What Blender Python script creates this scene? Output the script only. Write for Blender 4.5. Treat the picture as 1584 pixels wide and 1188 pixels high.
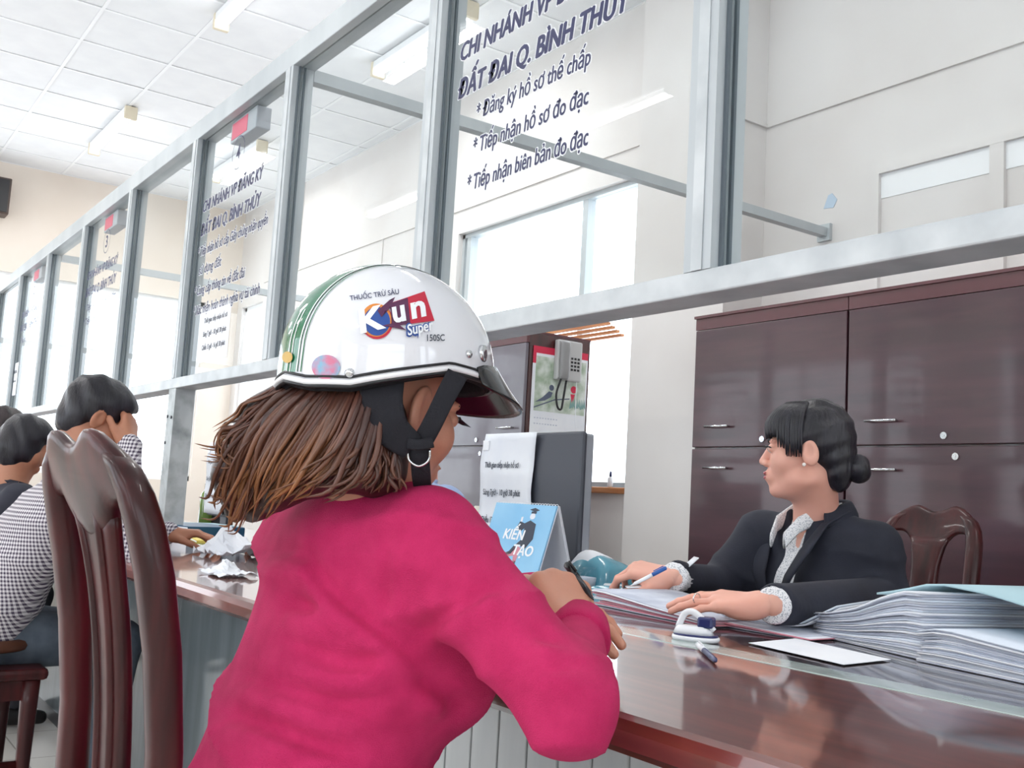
import bpy, bmesh, math, random
import numpy as np
from mathutils import Vector, Matrix

for o in list(bpy.data.objects): bpy.data.objects.remove(o, do_unlink=True)
sc = bpy.context.scene
COL = sc.collection
random.seed(7); RNG = np.random.default_rng(7)
PI = math.pi
V = lambda *a: np.array(a, float)

# ------------------------------------------------------------------ camera
YAW, PITCH, ROLL, FPX, CAMZ = math.radians(55.02), math.radians(6.414), math.radians(3.2506), 1586.85, 1.0
_f = V(-math.sin(YAW)*math.cos(PITCH), math.cos(YAW)*math.cos(PITCH), math.sin(PITCH))
_r0 = V(math.cos(YAW), math.sin(YAW), 0); _u0 = np.cross(_r0, _f)
_r = math.cos(ROLL)*_r0+math.sin(ROLL)*_u0; _u = -math.sin(ROLL)*_r0+math.cos(ROLL)*_u0
CAMP = V(0, 0, CAMZ)
def ray(x, y): return _f+_r*((x-792)/FPX)-_u*((y-594)/FPX)
def at(x, y, d): return CAMP+ray(x, y)*d                      # pixel + distance -> point
def onz(x, y, z): d = ray(x, y); return CAMP+d*((z-CAMZ)/d[2])   # pixel on a level surface
def onY(x, y, Y): d = ray(x, y); return CAMP+d*(Y/d[1])
def onX(x, y, X): d = ray(x, y); return CAMP+d*(X/d[0])
cam = bpy.data.cameras.new('camera'); camo = bpy.data.objects.new('camera', cam); COL.objects.link(camo)
cam.sensor_fit = 'HORIZONTAL'; cam.sensor_width = 36; cam.lens = FPX/1584*36; cam.clip_start = .02
M = Matrix.Identity(4)
for i in range(3): M[i][0], M[i][1], M[i][2], M[i][3] = _r[i], _u[i], -_f[i], CAMP[i]
camo.matrix_world = M
sc.camera = camo

# ------------------------------------------------------------------ sky, exposure
w = bpy.data.worlds.new('overcast_sky'); sc.world = w; w.use_nodes = True
bg = w.node_tree.nodes['Background']; bg.inputs[0].default_value = (.93, .965, 1, 1); bg.inputs[1].default_value = 5.0
sc.view_settings.view_transform = 'Standard'; sc.view_settings.look = 'None'
sc.view_settings.exposure = -0.45; sc.view_settings.gamma = 1; sc.view_settings.use_curve_mapping = False
LAMP_W = 26          # watts of one ceiling tube
# room: X runs along the counter, Y into the office, Z up
XE, XR, YF, YW, ZC = -10.74, 3.4, -3.4, 3.83, 3.95
YP = 1.2             # glass partition
ZT = .785            # counter top

# ------------------------------------------------------------------ materials
def lin(h):
    if isinstance(h, str):
        h = h.lstrip('#'); c = [int(h[i:i+2], 16)/255 for i in (0, 2, 4)]
    else: c = h
    return [x/12.92 if x <= .04045 else ((x+.055)/1.055)**2.4 for x in c]+[1]
MATS = {}
def mat(name, col, rough=.5, metal=0, coat=0, col2=None, nscale=8, stretch=(1, 1, 1), bump=0, bscale=60, spec=.5, detail=4, lo=.35, hi=.65, trans=0, sheen=0, sss=0):
    if name in MATS: return MATS[name]
    m = bpy.data.materials.new(name); m.use_nodes = True; nt = m.node_tree; N = nt.nodes; L = nt.links
    b = N['Principled BSDF']
    b.inputs['Base Color'].default_value = lin(col); b.inputs['Roughness'].default_value = rough; b.inputs['Metallic'].default_value = metal
    b.inputs['Coat Weight'].default_value = coat; b.inputs['Coat Roughness'].default_value = .06; b.inputs['Specular IOR Level'].default_value = spec
    b.inputs['Transmission Weight'].default_value = trans; b.inputs['Sheen Weight'].default_value = sheen
    if sss:
        b.inputs['Subsurface Weight'].default_value = sss; b.inputs['Subsurface Radius'].default_value = (.012, .005, .003); b.inputs['Subsurface Scale'].default_value = 1
    tc = N.new('ShaderNodeTexCoord'); mp = N.new('ShaderNodeMapping'); L.new(tc.outputs['Object'], mp.inputs[0]); mp.inputs['Scale'].default_value = stretch
    if col2:
        n = N.new('ShaderNodeTexNoise'); n.inputs['Scale'].default_value = nscale; n.inputs['Detail'].default_value = detail; L.new(mp.outputs[0], n.inputs[0])
        r = N.new('ShaderNodeValToRGB'); r.color_ramp.elements[0].position = lo; r.color_ramp.elements[1].position = hi
        r.color_ramp.elements[0].color = lin(col); r.color_ramp.elements[1].color = lin(col2)
        L.new(n.outputs[0], r.inputs[0]); L.new(r.outputs[0], b.inputs['Base Color'])
    if bump:
        n2 = N.new('ShaderNodeTexNoise'); n2.inputs['Scale'].default_value = bscale; n2.inputs['Detail'].default_value = 3; L.new(mp.outputs[0], n2.inputs[0])
        bp = N.new('ShaderNodeBump'); bp.inputs['Strength'].default_value = bump; bp.inputs['Distance'].default_value = .004
        L.new(n2.outputs[0], bp.inputs['Height']); L.new(bp.outputs[0], b.inputs['Normal'])
    MATS[name] = m; return m
def emat(name, col, s):
    m = bpy.data.materials.new(name); m.use_nodes = True; b = m.node_tree.nodes['Principled BSDF']
    b.inputs['Base Color'].default_value = lin(col); b.inputs['Emission Color'].default_value = lin(col); b.inputs['Emission Strength'].default_value = s
    MATS[name] = m; return m
def glass_mat(name, tint, refl=1.0):
    m = bpy.data.materials.new(name); m.use_nodes = True; nt = m.node_tree; N = nt.nodes; L = nt.links
    N.remove(N['Principled BSDF']); out = N['Material Output']
    t = N.new('ShaderNodeBsdfTransparent'); t.inputs[0].default_value = lin(tint)
    g = N.new('ShaderNodeBsdfGlossy'); g.inputs['Roughness'].default_value = .0
    fr = N.new('ShaderNodeFresnel'); fr.inputs[0].default_value = 1.45
    mu = N.new('ShaderNodeMath'); mu.operation = 'MULTIPLY'; mu.inputs[1].default_value = refl
    ge = N.new('ShaderNodeNewGeometry'); inv = N.new('ShaderNodeMath'); inv.operation = 'SUBTRACT'; inv.inputs[0].default_value = 1; L.new(ge.outputs['Backfacing'], inv.inputs[1])
    m2 = N.new('ShaderNodeMath'); m2.operation = 'MULTIPLY'; L.new(fr.outputs[0], m2.inputs[0]); L.new(inv.outputs[0], m2.inputs[1]); L.new(m2.outputs[0], mu.inputs[0])
    mx = N.new('ShaderNodeMixShader'); L.new(mu.outputs[0], mx.inputs[0]); L.new(t.outputs[0], mx.inputs[1]); L.new(g.outputs[0], mx.inputs[2]); L.new(mx.outputs[0], out.inputs[0])
    MATS[name] = m; return m
def check_mat(name, light, dark, size):
    m = bpy.data.materials.new(name); m.use_nodes = True; nt = m.node_tree; N = nt.nodes; L = nt.links
    b = N['Principled BSDF']; b.inputs['Roughness'].default_value = .85
    tc = N.new('ShaderNodeTexCoord'); sp = N.new('ShaderNodeSeparateXYZ'); L.new(tc.outputs['Object'], sp.inputs[0])
    def band(sock):
        d = N.new('ShaderNodeMath'); d.operation = 'DIVIDE'; d.inputs[1].default_value = size; L.new(sock, d.inputs[0])
        f = N.new('ShaderNodeMath'); f.operation = 'FRACT'; L.new(d.outputs[0], f.inputs[0])
        g = N.new('ShaderNodeMath'); g.operation = 'GREATER_THAN'; g.inputs[1].default_value = .5; L.new(f.outputs[0], g.inputs[0]); return g.outputs[0]
    ad = N.new('ShaderNodeMath'); ad.operation = 'ADD'; L.new(sp.outputs[0], ad.inputs[0]); L.new(sp.outputs[1], ad.inputs[1])
    s = N.new('ShaderNodeMath'); s.operation = 'ADD'; L.new(band(ad.outputs[0]), s.inputs[0]); L.new(band(sp.outputs[2]), s.inputs[1])
    h = N.new('ShaderNodeMath'); h.operation = 'MULTIPLY'; h.inputs[1].default_value = .5; L.new(s.outputs[0], h.inputs[0])
    mx = N.new('ShaderNodeMix'); mx.data_type = 'RGBA'; mx.inputs[6].default_value = lin(light); mx.inputs[7].default_value = lin(dark)
    L.new(h.outputs[0], mx.inputs[0]); L.new(mx.outputs[2], b.inputs['Base Color']); MATS[name] = m; return m
def attr_mat(name, rough=.4, spec=.5):
    m = bpy.data.materials.new(name); m.use_nodes = True; nt = m.node_tree
    b = nt.nodes['Principled BSDF']; b.inputs['Roughness'].default_value = rough; b.inputs['Specular IOR Level'].default_value = spec
    a = nt.nodes.new('ShaderNodeAttribute'); a.attribute_name = 'tone'; nt.links.new(a.outputs['Color'], b.inputs['Base Color']); MATS[name] = m; return m
def tile_mat(name, c1, c2, mortar, size):
    m = bpy.data.materials.new(name); m.use_nodes = True; nt = m.node_tree; N = nt.nodes; L = nt.links
    b = N['Principled BSDF']; b.inputs['Roughness'].default_value = .25
    tc = N.new('ShaderNodeTexCoord'); br = N.new('ShaderNodeTexBrick'); L.new(tc.outputs['Object'], br.inputs[0])
    br.offset = 0; br.inputs['Scale'].default_value = 1; br.inputs['Brick Width'].default_value = size; br.inputs['Row Height'].default_value = size
    br.inputs['Mortar Size'].default_value = .003; br.inputs['Color1'].default_value = lin(c1); br.inputs['Color2'].default_value = lin(c2); br.inputs['Mortar'].default_value = lin(mortar)
    L.new(br.outputs[0], b.inputs['Base Color']); MATS[name] = m; return m

mat('cream_wall', '#e9e0d6', .8, col2='#e2d7cb', nscale=1.3, bump=.05, bscale=90)
mat('office_wall', '#dfdcda', .8, col2='#d5d0cd', nscale=1.1, bump=.05, bscale=90)
mat('ceiling_white', '#eef0f2', .9, col2='#e9ebee', nscale=3)
mat('grid_white', '#f3f5f7', .6)
mat('aluminium', '#bcc2c5', .42, .15, col2='#aeb5b9', nscale=5, stretch=(1, 1, .3))
mat('alu_light', '#ccd1d3', .45, .1, col2='#b4babd', nscale=9, detail=8)
mat('gasket', '#5c666d', .6)
mat('worn_steel', '#b9bfc0', .5, .2, col2='#8d9494', nscale=14, detail=8, lo=.45, hi=.75)
mat('navy_letter', '#262a55', .5); mat('white_letter', '#f1f3f6', .5); mat('red_letter', '#c92a45', .5); mat('ink', '#3b4250', .6)
mat('mahogany_counter', '#7d3c30', .32, 0, 1, '#5c231c', 5, (.5, 6, 6), spec=.6, detail=6)
mat('mahogany_dark', '#48191b', .3, 0, .8, '#2c0d10', 4, (6, 6, .6), detail=6)
mat('chair_wood', '#4c1b1c', .36, 0, .16, '#2d0e10', 5, (7, 7, .7), detail=6, spec=.32)
mat('cabinet_wood', '#4a2a33', .3, 0, .5, '#3a1f28', 3, (.6, 5, 5), detail=5)
mat('cabinet_trim', '#582a30', .35, 0, .4)
mat('cabinet_sheen_grey', '#6d6870', .3, 0, .5, '#5f5560', 3)  # wooden doors; their bright reflection is put into the grey colour
mat('desk_dark', '#2e2024', .2, 0, 1)
mat('strip_glass', '#b4c1bd', .2, 0, .6, '#9fb0ab', 12)
mat('board_white', '#c9cccb', .5, col2='#bcc0c0', nscale=4, stretch=(4, 4, .5))
mat('panel_grey', '#6e777c', .35, 0, .4, '#565f63', 5, (3, 3, .3))
mat('wood_orange', '#c98a55', .5, col2='#a9683a', nscale=6, stretch=(.6, 6, 6))
mat('chrome', '#d8dadc', .15, 1); mat('dark_metal', '#3a3a40', .35, .6)
mat('black_plastic', '#17171b', .35); mat('visor_black', '#121216', .2, coat=.3); mat('black_web', '#17171f', .85, bump=.3, bscale=300)
mat('monitor_grey', '#43464f', .45); mat('monitor_silver', '#9b9fa6', .4)
mat('paper', '#eef0f4', .8, col2='#e4e7ee', nscale=7); mat('paper_blue', '#d9e2ee', .8); mat('paper_grey', '#cdd2de', .85, col2='#b7bdcd', nscale=20)
mat('paper_pink', '#d3909d', .8, col2='#c47c8d', nscale=6); mat('paper_teal', '#aecdd6', .7)
mat('sky_blue_print', '#7cbbe4', .35, col2='#94caeb', nscale=5, coat=.3)
mat('pink_knit', '#cc2564', .9, col2='#c01b5b', nscale=30, bump=.55, bscale=700)
mat('skin_tan', '#cd937b', .5, col2='#c2866e', nscale=9, sss=.15, bump=.08, bscale=300)
mat('skin_fair', '#e6ad9a', .5, col2='#dea18e', nscale=9, sss=.15)
mat('skin_man', '#bd8468', .5, col2='#ae755b', nscale=9, sss=.12)
mat('lip', '#a84a52', .4); mat('eye_white', '#cbc3be', .3); mat('iris', '#1b120e', .15)
mat('black_hair', '#17161d', .38, col2='#24222b', nscale=40, stretch=(1, 1, .15), bump=.5, bscale=160)
mat('dark_hair', '#1d1618', .4, col2='#33272a', nscale=30, bump=.5, bscale=120)
attr_mat('brown_hair', .36)
mat('helmet_white', '#e8e9ee', .08, coat=1); mat('helmet_green', '#0e7a50', .1, coat=1, col2='#0b6a45', nscale=6); mat('helmet_trim', '#f2f2f4', .2)
mat('jacket_navy', '#232634', .8, col2='#1b1e2b', nscale=12, bump=.15, bscale=400); mat('blouse', '#e9e9eb', .8, col2='#a9aeb5', nscale=420, lo=.55, hi=.65, detail=0)
mat('blue_shirt', '#a9bce0', .8, col2='#9fb3da', nscale=9); mat('jeans', '#5a6470', .9, col2='#454e59', nscale=15); mat('dark_trousers', '#23232a', .85); mat('belt', '#5a3626', .5)
mat('shoe', '#1c1a1a', .4); mat('dark_shirt', '#2b2c38', .85); mat('teal_cloth', '#3f6f7d', .8)
check_mat('gingham', '#e9e5e8', '#4b3f55', .011)
mat('teal_plastic', '#5fa3b5', .25, coat=.6, col2='#3f7f94', nscale=9); mat('blue_plastic', '#2b5fa8', .3); mat('navy_plastic', '#272f63', .3); mat('white_plastic', '#eceef2', .3, coat=.4)
mat('folder_blue', '#23506e', .45); mat('folder_yellow', '#d8c45a', .6); mat('tea', '#6f8f3f', .1, coat=1, col2='#55742c', nscale=9); mat('cap_olive', '#8a7444', .4)
mat('phone_grey', '#b9b9b9', .4); mat('phone_dark', '#8f8f90', .4); mat('speaker_brown', '#4a3a34', .5)
mat('led_red', '#df5572', .5); mat('display_grey', '#a9adb4', .5); mat('cream_chair', '#dcd6c8', .6)
mat('photo_green', '#e3e8e3', .5, col2='#9fb29a', nscale=14); mat('bird_grey', '#5c6478', .6); mat('leaf_teal', '#7fa3a0', .6); mat('red_print', '#d02a4c', .5); mat('gown', '#39404f', .6)
mat('gold', '#d8b25a', .25, 1); mat('pearl', '#f2ede6', .2, coat=1); mat('floor_dark', '#8c8a88', .3)
mat('yellow_cap', '#e0d6bf', .5); mat('fixture_white', '#eef0f2', .4); mat('holo', '#6fb3cf', .25, 0, col2='#d0718f', nscale=70); mat('sticker_gold', '#c9a24a', .4)
mat('logo_blue', '#2b4f9a', .3); mat('logo_orange', '#e08a3a', .3); mat('logo_red', '#c4203c', .3); mat('logo_purple', '#5a2a4e', .3); mat('wall_patch', '#b9cbdc', .8)
tile_mat('floor_tile', '#d6d2cb', '#cfcac3', '#a39e97', .4)
glass_mat('partition_glass', '#fafcfc', .5); glass_mat('window_glass', '#fbfdff', .3)
emat('tube_light', '#ffffff', 9)

# ------------------------------------------------------------------ object helpers
def link(o): COL.objects.link(o); return o
def tag(o, label=None, cat=None, group=None, kind=None):
    if label: o['label'] = label
    if cat: o['category'] = cat
    if group: o['group'] = group
    if kind: o['kind'] = kind
    return o
def thing(name, loc, label, cat, group=None, rz=0):
    o = link(bpy.data.objects.new(name, None)); o.location = loc; o.rotation_euler = (0, 0, rz); o.empty_display_size = .05
    return tag(o, label, cat, group)
def mesh_obj(name, v, f, m, parent=None, smooth=False, mats=None, fmat=None):
    me = bpy.data.meshes.new(name); me.from_pydata([tuple(map(float, p)) for p in v], [], [tuple(map(int, q)) for q in f])
    for mm in (mats or [m]): me.materials.append(MATS[mm])
    if fmat is not None: me.polygons.foreach_set('material_index', np.asarray(fmat, np.int32))
    if smooth: me.polygons.foreach_set('use_smooth', np.ones(len(me.polygons), bool))
    me.update()
    o = link(bpy.data.objects.new(name, me))
    if parent: o.parent = parent
    return o
class MB:
    """collects shapes into one mesh"""
    def __init__(s): s.v = []; s.f = []
    def add(s, v, f):
        n = len(s.v); s.v += [tuple(p) for p in v]; s.f += [tuple(i+n for i in q) for q in f]; return s
    def box(s, x0, x1, y0, y1, z0, z1, bev=0):
        if x0 > x1: x0, x1 = x1, x0
        if y0 > y1: y0, y1 = y1, y0
        if z0 > z1: z0, z1 = z1, z0
        if bev <= 0:
            v = [(x, y, z) for z in (z0, z1) for y in (y0, y1) for x in (x0, x1)]
            return s.add(v, [(0, 2, 3, 1), (4, 5, 7, 6), (0, 1, 5, 4), (2, 6, 7, 3), (0, 4, 6, 2), (1, 3, 7, 5)])
        bm = bmesh.new(); bmesh.ops.create_cube(bm, size=1)
        for q in bm.verts: q.co = Vector(((x0+x1)/2+q.co.x*(x1-x0), (y0+y1)/2+q.co.y*(y1-y0), (z0+z1)/2+q.co.z*(z1-z0)))
        bmesh.ops.bevel(bm, geom=bm.edges[:], offset=min(bev, .49*min(x1-x0, y1-y0, z1-z0)), segments=2, profile=.5, affect='EDGES')
        bm.verts.index_update(); s.add([tuple(q.co) for q in bm.verts], [[q.index for q in p.verts] for p in bm.faces]); bm.free(); return s
    def tube(s, pts, r, n=10, cap=True):
        pts = [np.asarray(p, float) for p in pts]; rs = r if hasattr(r, '__len__') else [r]*len(pts)
        up = V(0, 0, 1); v = []; f = []
        T0 = pts[1]-pts[0]
        a = np.cross(T0, up)
        if np.linalg.norm(a) < 1e-6*max(1e-9, np.linalg.norm(T0)) or np.linalg.norm(a) < 1e-9: a = np.cross(T0, V(1, 0, 0))
        a /= np.linalg.norm(a)
        for i, p in enumerate(pts):
            T = pts[min(i+1, len(pts)-1)]-pts[max(i-1, 0)]; T = T/(np.linalg.norm(T)+1e-12)
            a = a-T*(a@T); a /= np.linalg.norm(a)+1e-12; b = np.cross(T, a)
            for k in range(n): t = 2*PI*k/n; v.append(p+rs[i]*(math.cos(t)*a+math.sin(t)*b))
        for i in range(len(pts)-1):
            for k in range(n): k2 = (k+1) % n; f.append((i*n+k, i*n+k2, (i+1)*n+k2, (i+1)*n+k))
        if cap: f.append(tuple(range(n))[::-1]); f.append(tuple((len(pts)-1)*n+k for k in range(n)))
        return s.add(v, f)
    def lathe(s, prof, c=(0, 0, 0), n=24):
        v = []; f = []
        for r, z in prof:
            for k in range(n): t = 2*PI*k/n; v.append((c[0]+r*math.cos(t), c[1]+r*math.sin(t), c[2]+z))
        for i in range(len(prof)-1):
            for k in range(n): k2 = (k+1) % n; f.append((i*n+k, i*n+k2, (i+1)*n+k2, (i+1)*n+k))
        f.append(tuple(range(n))[::-1]); f.append(tuple((len(prof)-1)*n+k for k in range(n)))
        return s.add(v, f)
    def loft(s, rings, n=16, p=3.0):
        """rings: (centre, half-axis A, half-axis B); superellipse sections"""
        v = []; f = []
        for c, A, B in rings:
            c, A, B = map(lambda q: np.asarray(q, float), (c, A, B))
            for k in range(n):
                t = 2*PI*k/n; ct, st = math.cos(t), math.sin(t)
                v.append(c+A*math.copysign(abs(ct)**(2/p), ct)+B*math.copysign(abs(st)**(2/p), st))
        for i in range(len(rings)-1):
            for k in range(n): k2 = (k+1) % n; f.append((i*n+k, i*n+k2, (i+1)*n+k2, (i+1)*n+k))
        f.append(tuple(range(n))[::-1]); f.append(tuple((len(rings)-1)*n+k for k in range(n)))
        return s.add(v, f)
    def prism(s, poly, o, ax, ay, n, t):
        """polygon in the plane (o, ax, ay), thickness t along n"""
        o, ax, ay, n = map(lambda q: np.asarray(q, float), (o, ax, ay, n)); k = len(poly)
        v = [o+ax*x+ay*y for x, y in poly]+[o+ax*x+ay*y+n*t for x, y in poly]
        return s.add(v, [tuple(range(k))[::-1], tuple(range(k, 2*k))]+[(i, (i+1) % k, k+(i+1) % k, k+i) for i in range(k)])
    def obj(s, name, m, parent=None, smooth=False, auto=False):
        o = mesh_obj(name, s.v, s.f, m, parent, smooth)
        bm = bmesh.new(); bm.from_mesh(o.data); bmesh.ops.recalc_face_normals(bm, faces=bm.faces[:]); bm.to_mesh(o.data); bm.free()
        if auto:
            o.data.polygons.foreach_set('use_smooth', np.ones(len(o.data.polygons), bool)); o.data.set_sharp_from_angle(angle=math.radians(40))
        return o
def struct(name, mb, m, parent=None):
    o = mb.obj(name, m, parent)
    if not parent: o['kind'] = 'structure'
    return o
def curve_pts(P, n=40):
    """Catmull-Rom through the points"""
    P = [np.asarray(p, float) for p in P]; P = [2*P[0]-P[1]]+P+[2*P[-1]-P[-2]]; out = []; S = len(P)-3
    for j in range(n):
        t = j/(n-1)*S; i = min(int(t), S-1); t -= i; a, b, c, d = P[i:i+4]
        out.append(.5*((2*b)+(-a+c)*t+(2*a-5*b+4*c-d)*t*t+(-a+3*b-3*c+d)*t**3))
    return out
def copy_tree(o, parent=None):
    c = o.copy(); link(c); c.parent = parent
    for ch in list(o.children): copy_tree(ch, c)
    return c

# ------------------------------------------------------------------ lettering
_txt_cache = {}
def text_mesh(s, bold=0, shear=0):
    """vertices (x, y) and faces of a line of text, baseline at y=0, capitals about 0.7 high"""
    key = (s, bold, shear)
    if key in _txt_cache: return _txt_cache[key]
    cu = bpy.data.curves.new('t', 'FONT'); cu.body = s; cu.offset = bold; cu.shear = shear; cu.resolution_u = 3
    o = bpy.data.objects.new('t', cu); COL.objects.link(o)
    bpy.context.view_layer.update(); dg = bpy.context.evaluated_depsgraph_get()
    me = bpy.data.meshes.new_from_object(o.evaluated_get(dg))
    v = np.array([tuple(q.co) for q in me.vertices]) if len(me.vertices) else np.zeros((0, 3)); f = [tuple(p.vertices) for p in me.polygons]
    bpy.data.objects.remove(o, do_unlink=True); bpy.data.curves.remove(cu); bpy.data.meshes.remove(me)
    _txt_cache[key] = (v, f); return v, f
def letters(name, lines, o, ax, ay, nrm, m, parent, lift=.0015, ring=0):
    """one object for each line: (text, x, y, width or None, cap height, weight, shear), in the plane (o, ax, ay); ring widens it into an outline"""
    o, ax, ay, nrm = map(lambda q: np.asarray(q, float), (o, ax, ay, nrm)); out = []
    for s, x, y, wd, h, bold, sh in lines:
        v, f = text_mesh(s, .003, sh)
        if not len(v): continue
        x0, x1 = v[:, 0].min(), v[:, 0].max(); sy = h/.70; sx = wd/(x1-x0) if wd else sy; mb = MB()
        if ring: offs = [(ring*math.cos(t)+b, ring*math.sin(t)) for t in np.linspace(0, 2*PI, 9)[:8] for b in ((-bold*h, bold*h) if bold else (0,))]
        else: offs = [(0, 0)] if not bold else [(-bold*h, 0), (0, 0), (bold*h, 0), (0, bold*h*.6), (0, -bold*h*.6)]
        for k, (dx, dy) in enumerate(offs): mb.add([o+ax*(x+dx+(p[0]-x0)*sx)+ay*(y+dy+p[1]*sy)+nrm*(lift+2e-6*k) for p in v], f)
        out.append(mesh_obj(name, mb.v, mb.f, m, parent))
    return out

# ------------------------------------------------------------------ smooth bodies (distance field -> mesh)
def surfnets(fn, lo, hi, h):
    lo = np.asarray(lo, float); hi = np.asarray(hi, float); n = np.ceil((hi-lo)/h).astype(int)+1
    g = [(lo[i]+h*np.arange(n[i])).astype(np.float32) for i in range(3)]
    X, Y, Z = np.meshgrid(*g, indexing='ij')
    D = fn(X, Y, Z).astype(np.float32)
    S = D < 0
    c = [(i, j, k) for i in (0, 1) for j in (0, 1) for k in (0, 1)]
    sl = lambda A, q: A[q[0]:A.shape[0]-1+q[0], q[1]:A.shape[1]-1+q[1], q[2]:A.shape[2]-1+q[2]]
    cnt = sum(sl(S, q).astype(np.int8) for q in c); mask = (cnt > 0) & (cnt < 8)
    I = np.argwhere(mask)
    if not len(I): return np.zeros((0, 3)), np.zeros((0, 4), int)
    acc = np.zeros((len(I), 3)); num = np.zeros(len(I))
    for q in c:
        for a in range(3):
            if q[a] == 1: continue
            q2 = list(q); q2[a] = 1
            d0 = D[I[:, 0]+q[0], I[:, 1]+q[1], I[:, 2]+q[2]]; d1 = D[I[:, 0]+q2[0], I[:, 1]+q2[1], I[:, 2]+q2[2]]
            x = (d0 < 0) != (d1 < 0); t = np.where(x, d0/np.where(x, d0-d1, 1), 0)
            p = I+np.array(q, float); p[:, a] += t; acc += np.where(x[:, None], p, 0); num += x
    v = lo+h*(acc/num[:, None])
    idx = -np.ones(mask.shape, np.int64); idx[mask] = np.arange(len(I))
    faces = []
    for a in range(3):
        b, d = (a+1) % 3, (a+2) % 3
        s0 = np.take(S, range(S.shape[a]-1), a); s1 = np.take(S, range(1, S.shape[a]), a)
        E = np.argwhere(s0 != s1)
        E = E[(E[:, b] > 0) & (E[:, d] > 0) & (E[:, b] < S.shape[b]-1) & (E[:, d] < S.shape[d]-1)]
        def ci(ob, od):
            q = E.copy(); q[:, b] -= ob; q[:, d] -= od; return idx[q[:, 0], q[:, 1], q[:, 2]]
        Q = np.stack([ci(1, 1), ci(0, 1), ci(0, 0), ci(1, 0)], 1)
        ins = S[E[:, 0], E[:, 1], E[:, 2]]; Q[~ins] = Q[~ins][:, ::-1]; faces.append(Q)
    F = np.concatenate(faces); F = F[(F >= 0).all(1)]
    return v, F
def smin(a, b, k):
    if k <= 0: return np.minimum(a, b)
    h = np.clip(.5+.5*(b-a)/k, 0, 1); return b+(a-b)*h-k*h*(1-h)
class Field:
    def __init__(s): s.ops = []
    def cap(s, a, b, ra, rb=None, k=.02, sub=False): s.ops.append(('cap', np.asarray(a, float), np.asarray(b, float), ra, ra if rb is None else rb, k, sub)); return s
    def ell(s, c, r, k=.02, sub=False, rot=None): s.ops.append(('ell', np.asarray(c, float), np.asarray(r, float), rot, k, sub)); return s
    def chain(s, pts, rs, k=.02):
        for i in range(len(pts)-1): s.cap(pts[i], pts[i+1], rs[i], rs[i+1], k)
        return s
    def torso(s, prof, ang=0, k=.03): s.ops.append(('tor', np.asarray(prof, float), ang, k, False)); return s
    def fn(s, fun, k=0, mode='min'): s.ops.append(('fun', fun, mode, k, False)); return s
    def __call__(s, X, Y, Z, grow=0):
        d = None
        for op in s.ops:
            if op[0] == 'cap':
                a, b, ra, rb, k, sub = op[1:]; ba = b-a; L2 = float(ba@ba)+1e-12
                px, py, pz = X-a[0], Y-a[1], Z-a[2]; t = np.clip((px*ba[0]+py*ba[1]+pz*ba[2])/L2, 0, 1)
                e = np.sqrt((px-t*ba[0])**2+(py-t*ba[1])**2+(pz-t*ba[2])**2)-(ra+(rb-ra)*t)
            elif op[0] == 'ell':
                c, r, rot, k, sub = op[1:]; px, py, pz = X-c[0], Y-c[1], Z-c[2]
                if rot is not None: px, py, pz = [rot[0][i]*px+rot[1][i]*py+rot[2][i]*pz for i in range(3)]
                k0 = np.sqrt((px/r[0])**2+(py/r[1])**2+(pz/r[2])**2); k1 = np.sqrt((px/r[0]**2)**2+(py/r[1]**2)**2+(pz/r[2]**2)**2)+1e-9; e = k0*(k0-1)/k1
            elif op[0] == 'tor':
                pr, ang, k, sub = op[1:]; zs = pr[:, 0]; I = lambda j: np.interp(Z, zs, pr[:, j])
                dx, dy = X-I(1), Y-I(2); ca, sa = math.cos(ang), math.sin(ang); lx, ly = ca*dx+sa*dy, -sa*dx+ca*dy
                a_, b_ = I(3), I(4); q = np.sqrt((lx/a_)**2+(ly/b_)**2); e = (q-1)*np.minimum(a_, b_)
                e = np.maximum(e, np.maximum(zs[0]-Z, Z-zs[-1]))
            else:
                fun, mode, k, sub = op[1:]; e = fun(X, Y, Z)
                if mode == 'add': d = d+e; continue
                if mode == 'max': d = -smin(-d, -e, k); continue
            if sub: d = -smin(-d, e, k) if d is not None else None
            else: d = e if d is None else smin(d, e, k)
        return d-grow
    def mesh(s, lo, hi, h, grow=0): return surfnets(lambda X, Y, Z: s(X, Y, Z, grow), lo, hi, h)
def frame(O, F, U):
    """matrix with columns right, forward, up"""
    F = np.asarray(F, float); F = F/np.linalg.norm(F); U = np.asarray(U, float); R = np.cross(F, U); R /= np.linalg.norm(R); U = np.cross(R, F)
    return np.asarray(O, float), np.stack([R, F, U], 1)
def xf(fr, v): return fr[0]+np.asarray(v)@fr[1].T
def join(parts):
    v = []; f = []; n = 0
    for a, b in parts:
        if len(a) == 0: continue
        v.append(np.asarray(a)); f += [tuple(int(i)+n for i in q) for q in b]; n += len(a)
    return np.concatenate(v), f
WORLDP = set()
_mo = mesh_obj
def mesh_obj(name, v, f, m, parent=None, smooth=False, mats=None, fmat=None):
    o = _mo(name, v, f, m, parent, smooth, mats, fmat)
    if parent is not None and parent.name in WORLDP: o.matrix_parent_inverse = Matrix.Translation(-Vector(parent.location))
    return o
def wthing(name, loc, label, cat, group=None):
    """a thing whose parts are given in room coordinates"""
    o = thing(name, tuple(map(float, loc)), label, cat, group); WORLDP.add(o.name); return o

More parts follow.
